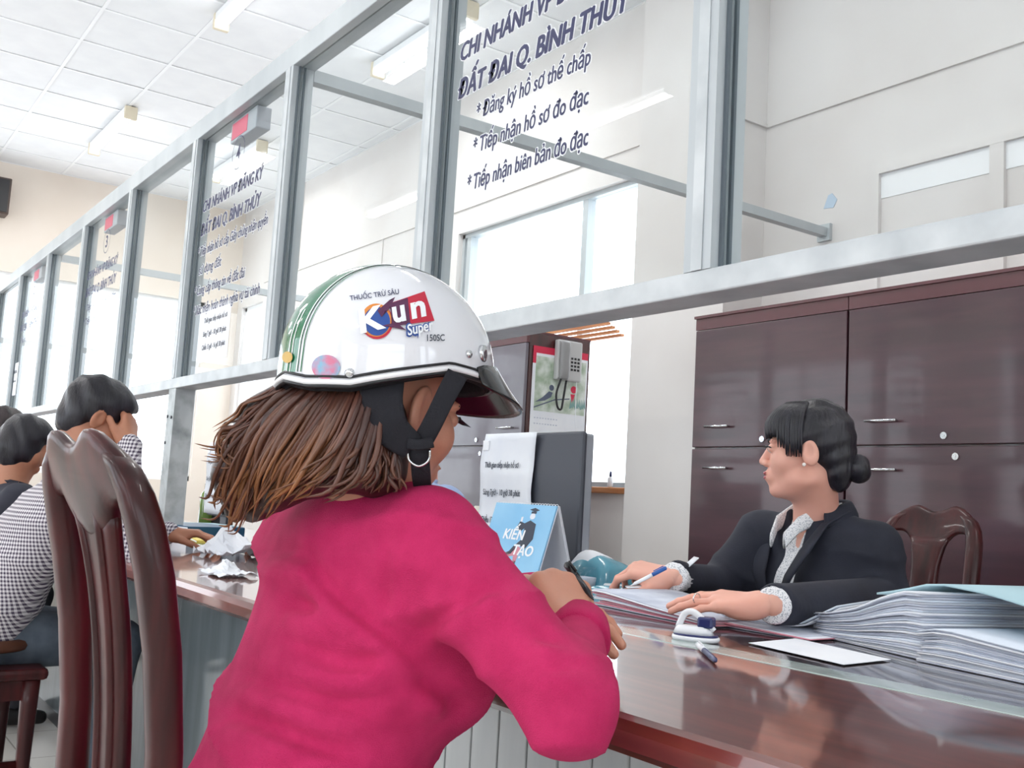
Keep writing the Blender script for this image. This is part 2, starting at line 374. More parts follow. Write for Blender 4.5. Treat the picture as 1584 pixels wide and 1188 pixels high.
# ================================================================== THE ROOM
struct('floor', MB().box(XE-.2, XR+.2, YF-.2, YW+.2, -.1, 0), 'floor_tile')
ceil = struct('ceiling', MB().box(XE-.2, XR+.2, YF-.2, YW+.2, ZC+.02, ZC+.12), 'ceiling_white')
GX, GY, GS = -6.67, 1.335, .6
xs = [XE]+sorted(GX+GS*k for k in range(-30, 40) if XE+.02 < GX+GS*k < XR-.02)+[XR]
ys = [YF]+sorted(GY+GS*k for k in range(-30, 40) if YF+.02 < GY+GS*k < YW-.02)+[YW]
tme = None
for i in range(len(xs)-1):
    for j in range(len(ys)-1):
        if tme is None:
            t = MB().box(-.5, .5, -.5, .5, 0, .015).obj('ceiling_tile', 'ceiling_white', ceil); tme = t.data
        else: t = link(bpy.data.objects.new('ceiling_tile', tme)); t.parent = ceil
        t.location = ((xs[i]+xs[i+1])/2, (ys[j]+ys[j+1])/2, ZC+.001+random.uniform(0, .002)); t.scale = (xs[i+1]-xs[i]-.012, ys[j+1]-ys[j]-.012, 1)
g = MB()
for x in xs: g.box(x-.011, x+.011, YF, YW, ZC-.004, ZC+.0)
for y in ys: g.box(XE, XR, y-.011, y+.011, ZC-.0045, ZC-.0005)
g.obj('ceiling_grid', 'grid_white', ceil)
def wall(name, axis, c0, c1, a0, a1, holes, m):
    """wall between c0 and c1 across its thickness, from a0 to a1 along its length, with holes (a, a, z, z)"""
    A = sorted({a0, a1, *[h[0] for h in holes], *[h[1] for h in holes]}); Z = sorted({0, ZC, *[h[2] for h in holes], *[h[3] for h in holes]}); mb = MB()
    for i in range(len(A)-1):
        for j in range(len(Z)-1):
            ca, cz = (A[i]+A[i+1])/2, (Z[j]+Z[j+1])/2
            if any(h[0] < ca < h[1] and h[2] < cz < h[3] for h in holes): continue
            if axis == 'x': mb.box(A[i], A[i+1], c0, c1, Z[j], Z[j+1])
            else: mb.box(c0, c1, A[i], A[i+1], Z[j], Z[j+1])
    return struct(name, mb, m)
WIN1 = (-6.26, -4.21, 1.10, 2.90); WIN3 = (-10.6, -10.02, 1.1, 2.88); ENDW = (-2.6, 3.48, 1.0, 2.9)
wb = wall('wall_back', 'x', YW, YW+.2, XE, XR, [WIN1, WIN3], 'office_wall')
we = wall('wall_left', 'y', XE-.2, XE, YF, YW, [ENDW], 'cream_wall')
FW = [(-10.0, -6.6, .9, 2.9), (-5.8, -3.4, 0, 2.9), (-2.6, .6, .9, 2.9), (1.2, 3.0, .9, 2.9)]
wf = wall('wall_front', 'x', YF-.2, YF, XE, XR, FW, 'cream_wall')
RW = [(-2.6, .6, .9, 2.9), (1.6, 3.2, .9, 2.9)]
wr = wall('wall_right', 'y', XR, XR+.2, YF, YW, RW, 'cream_wall')
# pier beside the big office window, with the ledge line that runs on along the wall
struct('wall_pier', MB().box(-4.02, -3.376, 3.56, YW-.0005, 0, ZC), 'office_wall')
MB().box(-3.372, -3.358, 3.575, YW, 2.915, 2.93).box(-3.36, XR, YW-.014, YW, 2.915, 2.93).box(-10.02, -4.02, YW-.012, YW, 3.07, 3.08).obj('wall_ledge', 'office_wall', wb)
MB().box(-9.17, -9.155, YW-.008, YW, 3.08, ZC).box(-7.45, -7.435, YW-.008, YW, 2.0, 3.07).box(-4.12, -4.105, YW-.008, YW, 2.05, 2.95).obj('panel_batten', 'office_wall', wb)
MB().prism([(-.035, -.03), (.02, -.035), (.04, 0), (.012, .035), (-.01, .03)], (-2.98, YW-.001, 2.46), (1, 0, 0), (0, 0, 1), (0, -1, 0), .002).obj('paint_patch', 'wall_patch', wb)

def window(name, axis, c, a0, a1, z0, z1, mull, trans, m='fixture_white', fw=.05, depth=.07, parent_m=None):
    """window in a wall opening: frame, mullions, one pane for each light"""
    fr = MB(); B = (lambda a, b, z, y, d0=0, d1=depth: fr.box(a, b, c-d0, c+d1, z, y)) if axis == 'x' else (lambda a, b, z, y, d0=0, d1=depth: fr.box(c-d0, c+d1, a, b, z, y))
    B(a0, a1, z0, z0+fw); B(a0, a1, z1-fw, z1); B(a0, a0+fw, z0, z1); B(a1-fw, a1, z0, z1)
    for q in mull: B(q-.025, q+.025, z0+fw, z1-fw, -.004, depth-.004)
    for q in trans: B(a0+fw, a1-fw, q-.025, q+.025, -.008, depth-.008)
    o = struct(name, fr, m)
    A = [a0+fw]+list(mull)+[a1-fw]; Z = [z0+fw]+list(trans)+[z1-fw]; cc = c+depth*.5
    for i in range(len(A)-1):
        for j in range(len(Z)-1):
            mb = MB()
            if axis == 'x': mb.box(A[i], A[i+1], cc-.003, cc+.003, Z[j], Z[j+1])
            else: mb.box(cc-.003, cc+.003, A[i], A[i+1], Z[j], Z[j+1])
            mb.obj('pane', 'window_glass', o)
    return o
w1 = window('window_1', 'x', YW+.04, *WIN1, (-6.18, -4.85), (), 'aluminium', fw=.03)
MB().box(-6.3, -4.19, YW-.03, YW+.04, 1.065, 1.10, .006).obj('sill', 'wood_orange', w1)
for k in range(4): MB().box(-5.05, -4.42, YW-.10+.035*k, YW-.075+.035*k, 2.02-.018*k, 2.035-.018*k).obj('slat', 'wood_orange', w1)
window('window_3', 'x', YW+.04, *WIN3, (-10.25,), (2.25,), fw=.04)
window('window_4', 'y', XE-.12, *ENDW, (-1.5, -.2, 1.05, 2.3), (2.24,), fw=.05)
for i, h in enumerate(FW): window('window_%d' % (5+i), 'x', YF-.12, *h, ((h[0]+h[1])/2,), (2.2,))
for i, h in enumerate(RW): window('window_%d' % (9+i), 'y', XR+.05, *h, ((h[0]+h[1])/2,), (2.2,))
# closed upper window in the office wall, right
fr = MB(); x0, x1, z0, z1 = -2.73, -.6, 1.92, 2.55
fr.box(x0, x1, YW-.03, YW, z1-.03, z1).box(x0, x0+.03, YW-.03, YW, z0+.03, z1-.03).box(x0, x1, YW-.03, YW, z0, z0+.03)
for q in (-2.16, -1.4): fr.box(q-.03, q+.03, YW-.029, YW, z0+.03, z1-.03)
w2 = struct('window_2', fr, 'office_wall')
MB().box(x0+.03, x1, YW-.012, YW-.002, z1-.14, z1-.03).obj('blind_rail', 'fixture_white', w2)
MB().box(x0+.03, x1, YW-.008, YW-.001, z0+.03, z1-.14).obj('shutter', 'office_wall', w2)

# ------------------------------------------------------------------ ceiling lights
def ceiling_light(x, y, label):
    t = thing('ceiling_light', (x, y, ZC-.005), label, 'ceiling light', 'tube lights on the ceiling')
    MB().box(-.6, .6, -.045, .045, -.05, 0, .008).obj('housing', 'fixture_white', t)
    MB().tube([(-.575, 0, -.075), (.575, 0, -.075)], .022, 12).obj('tube', 'tube_light', t)
    for s in (-1, 1): MB().box(s*.575, s*.61, -.05, .05, -.105, 0, .008).obj('end_cap', 'yellow_cap', t)
    l = bpy.data.lights.new('tube_glow', 'AREA'); l.shape = 'RECTANGLE'; l.size = 1.15; l.size_y = .09; l.energy = LAMP_W; l.color = (1, .985, .96)
    lo = link(bpy.data.objects.new('tube_glow', l)); lo.parent = t; lo.location = (0, 0, -.11)
ROWS = [(1.95, [(-8.9, 'lit tube light farthest along the ceiling, near the end wall'), (-5.63, 'tube light cut by the top edge above the partition'), (-2.4, None), (.8, None)]),
        (3.05, [(-8.9, None), (-5.6, 'tube light seen through the glass above the office')]),
        (-.75, [(-8.9, None), (-5.63, None)]), (-2.3, [(-8.9, None), (-5.6, None), (-2.4, None), (.8, None)])]
for y, r in ROWS:
    for x, lb in r: ceiling_light(x, y, lb or ('tube light over the office desks' if y > 1 else 'tube light over the waiting side of the hall'))

sp = wthing('wall_speaker', (XE+.1, 1.38, 3.4), 'brown box speaker hung high on the end wall', 'speaker')
MB().box(XE+.001, XE+.2, 1.17, 1.47, 3.40, 3.75, .01).obj('cabinet', 'speaker_brown', sp)
MB().box(XE+.2, XE+.212, 1.19, 1.45, 3.42, 3.73).obj('grille', 'black_plastic', sp)

# ================================================================== GLASS PARTITION
PX = lambda k: -1.17-.915*k
KS = range(-3, 11)
ZS0, ZS1, ZP0, ZP1 = 1.345, 1.385, 2.32, 2.395
part = wthing('glass_partition', (-4.5, YP, ZT), 'aluminium framed glass partition with blue lettering above the counter', 'partition')
MB().box(PX(10)-.03, PX(-3)+.03, YP-.03, YP+.045, ZP1-.075, ZP1, .003).obj('top_rail', 'aluminium', part)
sr = MB().box(PX(10)-.03, PX(-3)+.03, YP-.03, YP+.05, ZS0, ZS1, .003).obj('sill_rail', 'alu_light', part)
for k in KS:
    x = PX(k)
    po = MB().box(x-.03, x+.03, YP-.0298, YP+.04, ZS1, ZP0).obj('post', 'aluminium', part)
    for s in (-1, 1): MB().box(x+s*.03, x+s*.036, YP-.012, YP-.006, ZS1, ZP0).box(x+s*.03, x+s*.036, YP+.006, YP+.012, ZS1, ZP0).obj('gasket', 'gasket', po)
    MB().box(x-.012, x+.012, YP-.032, YP-.0295, ZS1+.0, ZP0).obj('cover_strip', 'alu_light', po)
for k in (-2, 3, 7):
    x = PX(k)
    lp = MB().box(x-.042, x+.042, YP-.029, YP+.045, ZT+.001, ZS0).obj('lower_post', 'worn_steel', part)
    sc_ = MB()
    for dx, z in ((-.028, 1.24), (.02, 1.235), (-.028, 1.14)): sc_.tube([(x+dx, YP-.033, z), (x+dx, YP-.028, z)], .006, 8)
    sc_.obj('screw', 'dark_metal', lp)
for k in (2, 6, -2):
    MB().box(PX(k)-.02, PX(k)+.02, YP+.046, YW-.001, 2.29, 2.33).obj('tie_bar', 'aluminium', part)
    MB().box(PX(k)-.035, PX(k)+.035, YW-.02, YW-.0005, 2.27, 2.35).obj('tie_bracket', 'aluminium', part)
TT = {-0: None}
A_, Z_, N_ = (1, 0, 0), (0, 0, 1), (0, -1, 0)
HEAD = ['CHI NHÁNH VP ĐĂNG KÝ', 'ĐẤT ĐAI Q. BÌNH THỦY']
BUL = {0: [('* Đăng ký hồ sơ thế chấp', .115, 1.852, .405), ('* Tiếp nhận hồ sơ đo đạc', .11, 1.772, .41), ('* Tiếp nhận biên bản đo đạc', .095, 1.688, .43)],
       2: [('* Tiếp nhận hồ sơ cấp Giấy chứng nhận quyền', .02, 1.846, .69), ('sử dụng đất', .05, 1.772, .24), ('* Cung cấp thông tin về đất đai', .02, 1.694, .52), ('* Xác nhận hoàn thành nghĩa vụ tài chính', .03, 1.618, .66)],
       4: [('* Tiếp nhận hồ sơ chuyển nhượng', .05, 1.846, .6), ('* Trả kết quả hồ sơ', .05, 1.772, .4)], 6: [('* Tiếp nhận hồ sơ', .05, 1.846, .4)]}
NUM = {2: '4', 4: '3', 6: '2'}
for k in KS:
    if k == 10: continue
    xa, xb = PX(k+1)+.03, PX(k)-.03
    pn = MB().box(xa, xb, YP-.003, YP+.003, ZS1, ZP0).obj('pane', 'partition_glass', part)
    if k in BUL:
        xo = xa+.03
        o0 = (xo, YP-.0032, 0)
        hd = [(HEAD[0], .03, 2.018, .60, .043, .055, .18), (HEAD[1], .03, 1.925, .60, .045, .06, .18)]
        sub = [(s, x, z, wd, .036, .02, .12) for s, x, z, wd in BUL[k]]
        if k in (0, 2): letters('lettering_outline', hd+sub, o0, A_, Z_, N_, 'white_letter', pn, .0006, .0028)
        letters('lettering', hd+sub, o0, A_, Z_, N_, 'navy_letter', pn, .0014)
        if k in NUM:
            cx, cz = xa+.40, 2.17
            letters('number', [(NUM[k], cx-.018-xo, cz-.03, .036, .06, .03, 0)], o0, A_, Z_, N_, 'navy_letter', pn, .0014)
            ring = MB(); q = 40
            ring.add([(cx+r*math.cos(2*PI*i/q), YP-.0046, cz+r*math.sin(2*PI*i/q)) for r in (.058, .0615) for i in range(q)], [(i, (i+1) % q, q+(i+1) % q, q+i) for i in range(q)]).obj('number_ring', 'navy_letter', pn)
# queue number displays behind the top of the lettered panes
for k, lb in ((2, 'grey queue display with red digits above window four'), (4, 'grey queue display with red digits above window three'), (6, 'grey queue display with red digits above the farthest window')):
    xc = (PX(k)+PX(k+1))/2-.03
    q = wthing('queue_display', (xc, YP+.03, 2.235), lb, 'display', 'queue number displays')
    MB().box(xc-.125, xc+.125, YP+.006, YP+.06, 2.235, 2.315, .004).obj('case', 'display_grey', q)
    MB().box(xc-.11, xc+.04, YP+.0045, YP+.0062, 2.245, 2.305).obj('screen', 'led_red', q)
# notices stuck on the panes
def notice(x0, x1, z0, z1, y, lb, lines, nrm=-1, tilt=0):
    n = wthing('notice_paper', ((x0+x1)/2, y, z0), lb, 'paper')
    MB().box(x0, x1, y-.001, y, z0, z1).obj('sheet', 'paper', n)
    letters('print_line', lines, (x0, y-.001, z0), A_, Z_, N_, 'ink', n, .0006)
wn, hn = .30, .21
notice(-3.72, -3.42, 1.43, 1.63, YP-.0035, 'white printed notice stuck low on the pane of window four', [('Thời gian tiếp nhận hồ sơ', .03, .145, .24, .018, .02, 0), ('Sáng 7 giờ - 10 giờ 30 phút', .03, .095, .24, .018, .02, 0), ('Chiều 13 giờ - 16 giờ 30 phút', .03, .045, .24, .018, .02, 0)])
notice(-7.62, -7.42, 1.50, 1.72, YP-.0035, 'small white notice on a far pane left of the seated man', [('THÔNG BÁO', .03, .15, .14, .02, .04, 0), ('Giờ làm việc', .03, .09, .14, .016, .02, 0)])

# ================================================================== COUNTER
CX0, CX1 = -10.2, 2.2
ct = wthing('service_counter', (-4, 1.3, 0), 'long glossy mahogany service counter running under the glass partition', 'counter')
mb = MB(); prof = [(.735+.012, .785), (.735+.003, .781), (.735, .770), (.735+.002, .752), (.75, .742), (1.19, .742), (1.19, .785)]
mb.prism([(y, z) for y, z in prof], (CX0, 0, 0), (0, 1, 0), (0, 0, 1), (1, 0, 0), CX1-CX0); mb.obj('worktop', 'mahogany_counter', ct)
MB().box(CX0, CX1, 1.19, 1.25, .745, .7862, .002).obj('glass_strip', 'strip_glass', ct)
MB().box(CX0, CX1, 1.25, 1.86, .745, .785).obj('desk_top', 'desk_dark', ct)
for x in (-9.6, -7.5, -5.0, -3.95, -2.35, -.75, .9): MB().box(x, x+.03, 1.05, 1.84, 0, .745).obj('desk_side', 'mahogany_dark', ct)
MB().box(CX0, CX1, 1.0, 1.03, 0, .742).obj('front_carcass', 'dark_metal', ct)
bme = None; x = -1.78
while x < CX1-.08:
    if bme is None: b = MB().box(0, .074, 0, .014, .06, .741, .002).obj('front_board', 'board_white', ct); bme = b.data
    else: b = link(bpy.data.objects.new('front_board', bme)); b.parent = ct; b.matrix_parent_inverse = Matrix.Translation(-Vector(ct.location))
    b.location = (x, .986, 0); x += .078
x = -1.785-.62; pme = None
while x > CX0:
    if pme is None: b = MB().box(0, .612, 0, .012, .06, .741, .003).obj('front_panel', 'panel_grey', ct); pme = b.data
    else: b = link(bpy.data.objects.new('front_panel', pme)); b.parent = ct; b.matrix_parent_inverse = Matrix.Translation(-Vector(ct.location))
    b.location = (x, .988, 0); x -= .62

# ================================================================== CABINETS
def cabinet(x0, x1, y0, y1, lab, grp, hand, m='cabinet_wood', zt=1.89, zmid=1.28):
    c = wthing('filing_cabinet', ((x0+x1)/2, (y0+y1)/2, 0), lab, 'cabinet', grp)
    MB().box(x0, x1, y0+.022, y1, 0, zt-.012).obj('carcass', 'mahogany_dark', c)
    MB().box(x0-.004, x1+.004, y0-.008, y1, zt-.012, zt).obj('top', 'cabinet_trim', c)
    MB().box(x0, x1, y0+.002, y0+.022, 1.825, zt-.012).obj('header', 'cabinet_trim', c)
    for z0, z1, hz, lz in ((zmid+.004, 1.822, 1.375, 1.315), (.08, zmid-.004, 1.19, 1.24)):
        d = MB().box(x0+.003, x1-.003, y0, y0+.021, z0, z1, .003).obj('door', m, c)
        hx = x0+hand; hd = MB().tube([(hx, y0-.024, hz), (hx+.135, y0-.024, hz)], .0055, 8)
        for q in (.01, .125): hd.tube([(hx+q, y0-.024, hz), (hx+q, y0+.001, hz)], .004, 8)
        hd.obj('handle', 'chrome', d, smooth=True)
        lx = x0+(x1-x0)*(.5 if z0 > 1 else .555); MB().tube([(lx, y0-.006, lz), (lx, y0+.001, lz)], .013, 14).tube([(lx, y0-.0075, lz), (lx, y0-.006, lz)], .004, 8).obj('lock', 'chrome', d)
for i, lb in enumerate(('dark wooden filing cabinet nearest the white pier, behind the clerk', 'dark wooden filing cabinet directly behind the clerk on the right', 'dark wooden filing cabinet at the right edge of the view', 'dark wooden filing cabinet farthest right, out past the clerk')):
    cabinet(-3.37+.84*i, -3.37+.84*(i+1)-.004, 3.38, 3.80, lb, 'dark filing cabinets along the back wall', .1)
cabinet(-5.16, -4.32, 3.10, 3.53, 'tall cabinet with wall phone and calendar on its side, before the window', None, .64, 'cabinet_sheen_grey')

# ================================================================== CHAIRS
def make_chair(loc, rz, label, grp='carved wooden chairs'):
    """high-backed lacquered chair, facing local +Y, seat centre above the origin"""
    c = thing('wooden_chair', loc, label, 'chair', grp, rz)
    pc = np.polyfit([0, .2, .45, .62, .78, .92, 1.0, 1.06], [-.26, -.225, -.205, -.20, -.21, -.238, -.262, -.285], 4); yb = lambda z: float(np.polyval(pc, z))
    for s in (-1, 1):
        zs = [0, .15, .3, .45, .6, .72, .82, .9, .95, .985, 1.01, 1.025]; xsx = [.185, .186, .187, .188, .188, .187, .186, .184, .179, .168, .15, .125]
        sz = [.016, .018, .021, .024, .022, .021, .022, .023, .023, .022, .02, .016]
        MB().loft([((s*x_*.76, yb(z)-.004, z), (s_*.9, 0, 0), (0, s_*.85, 0)) for z, x_, s_ in zip(zs, xsx, sz)], 16, 2.8).obj('back_post', 'chair_wood', c, True)
        MB().loft([((s*.185, .185, z), (q, 0, 0), (0, q, 0)) for z, q in ((0, .015), (.2, .018), (.36, .022), (.43, .024))], 14, 3.2).obj('leg', 'chair_wood', c, True)
        MB().loft([((s*.186, y, .2), (.009, 0, 0), (0, 0, .014)) for y in (-.22, .18)], 10, 3).obj('stretcher', 'chair_wood', c, True)
    X = np.linspace(-.178, .178, 41); rings = []
    for x in X:
        a = abs(x); zt = float(np.interp(a, [0, .02, .05, .075, .1, .14, .178], [1.034, 1.036, 1.046, 1.052, 1.048, 1.03, 1.0]))
        zb = float(np.interp(a, [0, .05, .075, .09, .11, .14, .165, .178], [.93, .938, .952, .966, .974, .974, .962, .945]))
        zc = (zt+zb)/2; hh = (zt-zb)/2; yc = yb(zc)-.012*(1-(a/.18)**2); sl = (yb(zt)-yb(zb))/(zt-zb)
        rings.append(((x*.76, yc, zc), (0, sl*hh, hh), (0, .013, 0)))
    MB().loft(rings, 20, 3.4).obj('crest_rail', 'chair_wood', c, True)
    zs = np.linspace(.46, .962, 20); wd = np.interp(zs, [.46, .55, .66, .76, .88, .93, .962], [.056, .044, .037, .038, .042, .05, .062])
    MB().loft([((0, yb(z)-.006, z), (w_, 0, 0), (0, .012, 0)) for z, w_ in zip(zs, wd)], 20, 3.2).obj('splat', 'chair_wood', c, True)
    for s in (-1, 1): MB().loft([((s*w_*.55, yb(z)-.017, z), (.006, 0, 0), (0, .006, 0)) for z, w_ in zip(zs, wd)], 8, 2).obj('splat_ridge', 'chair_wood', c, True)
    MB().box(-.215, .215, -.205, .225, .43, .462, .012).obj('seat', 'chair_wood', c)
    MB().box(-.19, .19, -.19, .20, .375, .43).obj('apron', 'chair_wood', c)
    MB().loft([((x, -.022, .2), (0, .009, 0), (0, 0, .013)) for x in (-.18, .18)], 10, 3).obj('stretcher', 'chair_wood', c, True)
    return c
ch0 = make_chair((-1.262, .552, 0), math.radians(5), 'carved dark wooden chair of the woman in pink, nearest the camera')
def chair_at(x, y, rz, label):
    c = copy_tree(ch0); c.location = (x, y, 0); c.rotation_euler = (0, 0, rz); c['label'] = label; return c
chair_at(-1.70, 2.40, PI, 'carved dark wooden chair behind the clerk in the navy jacket')
chair_at(-3.32, .44, 0, 'wooden chair under the man in the checked shirt')
chair_at(-4.62, .42, 0, 'wooden chair under the second seated customer at the far left')

# ================================================================== DESK CALENDAR
BL, BR = onz(733, 898, ZT), onz(826, 914, ZT)
dx = BR-BL; Wc = float(np.linalg.norm(dx)); ax = dx/Wc; bk = V(-ax[1], ax[0], 0)
cal = wthing('desk_calendar', (BL+BR)/2, 'blue tent desk calendar printed with a graduate, standing on the counter', 'calendar')
Hc, Dc = .205, .125
up = bk*(Dc/2)+V(0, 0, Hc); hl = np.linalg.norm(up); upn = up/hl; nf = np.cross(ax, upn)     # nf points to the reader
MB().prism([(0, 0), (Wc, 0), (Wc, hl), (0, hl)], BL, ax, upn, -nf, .002).obj('front_board', 'paper', cal)
upb = -bk*(Dc/2)+V(0, 0, Hc); upb /= np.linalg.norm(upb)
MB().prism([(0, 0), (Wc, 0), (Wc, hl-.002), (0, hl-.002)], BL+bk*Dc, ax, upb, np.cross(ax, upb), .002).obj('back_board', 'paper', cal)
MB().prism([(0, .005), (Wc, .005), (Wc, Dc-.005), (0, Dc-.005)], BL+V(0, 0, .0005), ax, bk, V(0, 0, 1), .002).obj('base_card', 'paper_grey', cal)
pg = MB().prism([(.001, .028), (Wc-.001, .028), (Wc-.001, hl-.001), (.001, hl-.001)], BL+nf*.0005, ax, upn, nf, .004).obj('page', 'sky_blue_print', cal)
for k in range(5): MB().prism([(.002, .03), (Wc-.002, .03), (Wc-.002, hl-.002), (.002, hl-.002)], BL+bk*Dc+np.cross(ax, upb)*-(.0012+.0012*k), ax, upb, np.cross(ax, upb), -.0006).obj('back_page', 'paper', cal)
mb = MB()
for k in range(22):
    o = BL+ax*(Wc*(k+.7)/22.4)+upn*(hl-.002)+bk*.002
    mb.tube([o+.006*(math.cos(t)*upn+math.sin(t)*nf) for t in np.linspace(0, 2*PI, 9)], .0008, 5)
mb.obj('spiral_binding', 'white_plastic', cal)
Op = BL+nf*.0047
def flat(mb, poly, sx=Wc, sy=hl): mb.prism([(x*sx, y*sy) for x, y in poly], Op, ax, upn, nf, .0003)
circ = lambda cx, cy, r, n=14, e=1: [(cx+r*math.cos(2*PI*i/n), cy+r*e*math.sin(2*PI*i/n)) for i in range(n)]
mb = MB(); flat(mb, [(.60, .93), (.68, .955), (.76, .93), (.69, .905)]); flat(mb, [(.64, .91), (.64, .885), (.72, .885), (.72, .91)])
flat(mb, [(.50, .78), (.47, .70), (.55, .66), (.60, .70), (.60, .56), (.54, .50), (.70, .46), (.78, .58), (.76, .76), (.66, .80), (.58, .76)])
flat(mb, [(.57, .30), (.55, .17), (.50, .13), (.60, .145), (.61, .30)]); flat(mb, [(.52, .49), (.46, .41), (.40, .38), (.42, .36), (.50, .38), (.57, .47)])
mb.obj('printed_gown', 'gown', pg)
mb = MB(); flat(mb, circ(.675, .85, .042, 14, .9)); flat(mb, [(.505, .775), (.50, .83), (.53, .84), (.535, .78)]); mb.obj('printed_face', 'paper', pg)
mb = MB(); flat(mb, [(.54, .49), (.50, .40), (.42, .36), (.45, .34), (.55, .36), (.56, .28), (.61, .28), (.63, .46)]); flat(mb, [(.38, .40), (.36, .33), (.46, .345), (.47, .38)]); mb.obj('printed_trousers', 'paper_pink', pg)
letters('printed_title', [('KIẾN', .30*Wc, .555*hl, .33*Wc, .026, .05, .1), ('TẠO', .52*Wc, .375*hl, .32*Wc, .026, .05, .1)], Op, ax, upn, nf, 'white_letter', pg, .0008)

# ================================================================== MONITORS WITH NOTICES
def monitor(x, y, label, plabel):
    m = thing('computer_monitor', (x, y, ZT+.001), label, 'monitor', 'monitors on the desk', math.radians(0))
    MB().box(-.225, .225, -.012, .02, .065, .40, .006).obj('bezel', 'monitor_silver', m)
    MB().box(-.205, .235, -.03, -.011, .06, .405, .008).obj('back_shell', 'monitor_grey', m)
    MB().box(-.21, .21, .02, .0215, .085, .385).obj('screen', 'black_plastic', m)
    MB().box(-.04, .04, -.02, .0, .012, .08, .004).obj('stand', 'monitor_grey', m)
    MB().lathe([(.085, 0), (.085, .008), (.045, .014)], (0, 0, 0), 28).obj('foot', 'monitor_grey', m)
    p = thing('notice_paper', (x-.225, y-.034, ZT+.07), plabel, 'paper', 'office hours notices on monitors')
    w_, h_ = .262, .335; nx = 8; nz = 16; v = []; f = []
    fx = lambda u, t: (.006*math.sin(t*7)+.012*t*(1-u)*0+u*w_+.018*(t-.5)*(1 if t > .5 else -.6), -.004-.006*math.sin(t*6+u*2)**2, h_*t)
    for j in range(nz+1):
        for i in range(nx+1): v.append(fx(i/nx, j/nz))
    for j in range(nz):
        for i in range(nx): a = j*(nx+1)+i; f.append((a, a+1, a+nx+2, a+nx+1))
    sh = mesh_obj('sheet', v, f, 'paper', p, True); sh.modifiers.new('thick', 'SOLIDIFY').thickness = .0006
    lines = [('Thời gian tiếp nhận hồ sơ', .028, .235, .17, .016, .03, .12), ('Sáng 7giờ - 10 giờ 30 phút', .026, .155, .185, .017, .03, 0), ('Chiều 13 giờ - 16 giờ 30 phút', .024, .075, .19, .017, .03, 0)]
    letters('print_line', lines, (0, -.0115, 0), A_, Z_, N_, 'ink', p, .0)
    MB().box(.01, .04, -.012, -.006, .285, .315, .002).obj('tape', 'white_plastic', p)
monitor(-2.34, 1.74, 'dark grey monitor seen from behind, beside the blue calendar', 'office hours notice taped to the monitor beside the blue calendar')
pm = onY(345, 740, 1.70); monitor(float(pm[0])+.1, 1.70, 'monitor half hidden by the brown curls, farther along the desk', 'office hours notice on the monitor half hidden by brown curls')

# ================================================================== WALL CALENDAR AND PHONE (on the cabinet side)
XS = -4.3155; AY, NX = (0, 1, 0), (1, 0, 0)
wc = wthing('wall_calendar', (XS, 3.33, 1.18), 'hanging bird picture calendar on the side of the tall cabinet', 'calendar')
P2 = lambda mb, poly, d=.0004, off=0: mb.prism(poly, (XS+.0012+off, 0, 0), AY, Z_, NX, d)
MB().box(XS-.0005, XS+.001, 3.145, 3.515, 1.17, 1.80).obj('sheet', 'paper', wc)
MB().box(XS-.0003, XS+.0018, 3.145, 3.515, 1.775, 1.812).box(XS-.0003, XS+.0018, 3.145, 3.165, 1.72, 1.775).obj('red_border', 'red_print', wc)
P2(MB(), [(3.165, 1.47), (3.505, 1.47), (3.505, 1.76), (3.165, 1.76)]).obj('photo_print', 'photo_green', wc)
mb = MB(); P2(mb, [(3.165, 1.49), (3.165, 1.483), (3.30, 1.535), (3.40, 1.55), (3.40, 1.556), (3.30, 1.542)], .0004, .0005); P2(mb, [(3.17, 1.515), (3.22, 1.545), (3.26, 1.58), (3.285, 1.575), (3.275, 1.55), (3.235, 1.528)], .0004, .0006); P2(mb, circ(3.276, 1.60, .016), .0004, .0007); mb.obj('printed_bird', 'bird_grey', wc)
mb = MB(); P2(mb, circ(3.425, 1.605, .02), .0004, .0007); P2(mb, [(3.405, 1.58), (3.42, 1.52), (3.435, 1.58)], .0004, .0006); mb.obj('printed_flower', 'red_print', wc)
mb = MB()
for k in range(9): P2(mb, [(3.40+.012*k, 1.50+.01*(k % 3)), (3.41+.012*k, 1.56), (3.415+.012*k, 1.505)], .0004, .0008+.0001*k)
mb.obj('printed_leaves', 'leaf_teal', wc)
letters('printed_month', [('MẬT', 3.36, 1.262, .10, .032, .05, 0)], (XS+.0015, 0, 0), AY, Z_, NX, 'red_letter', wc)
mb = MB()
for r in range(2):
    for k in range(9): P2(mb, [(3.17+.018*k, 1.43-.03*r), (3.18+.018*k, 1.43-.03*r), (3.18+.018*k, 1.436-.03*r), (3.17+.018*k, 1.436-.03*r)])
for z in (1.245, 1.23, 1.222): P2(mb, [(3.36, z), (3.46, z), (3.46, z+.003), (3.36, z+.003)])
tag(mb.obj('printed_days', 'paper_grey', wc), kind='stuff')
ph = wthing('wall_telephone', (XS+.02, 3.36, 1.64), 'grey wall telephone hung over the bird calendar', 'telephone')
MB().box(XS+.002, XS+.04, 3.28, 3.445, 1.645, 1.86, .008).obj('body', 'phone_grey', ph)
MB().loft([((XS+.055+.012*q, 3.315, z), (.016, 0, 0), (0, .03, 0)) for z, q in ((1.648, -1), (1.66, 0), (1.70, 0), (1.75, -.4), (1.80, 0), (1.84, 0), (1.852, -1))], 16, 2.6).obj('handset', 'phone_dark', ph, True)
mb = MB()
for r in range(4):
    for k in range(3): mb.box(XS+.04, XS+.043, 3.368+.022*k, 3.381+.022*k, 1.70+.02*r, 1.711+.02*r)
mb.obj('keypad', 'black_plastic', ph)
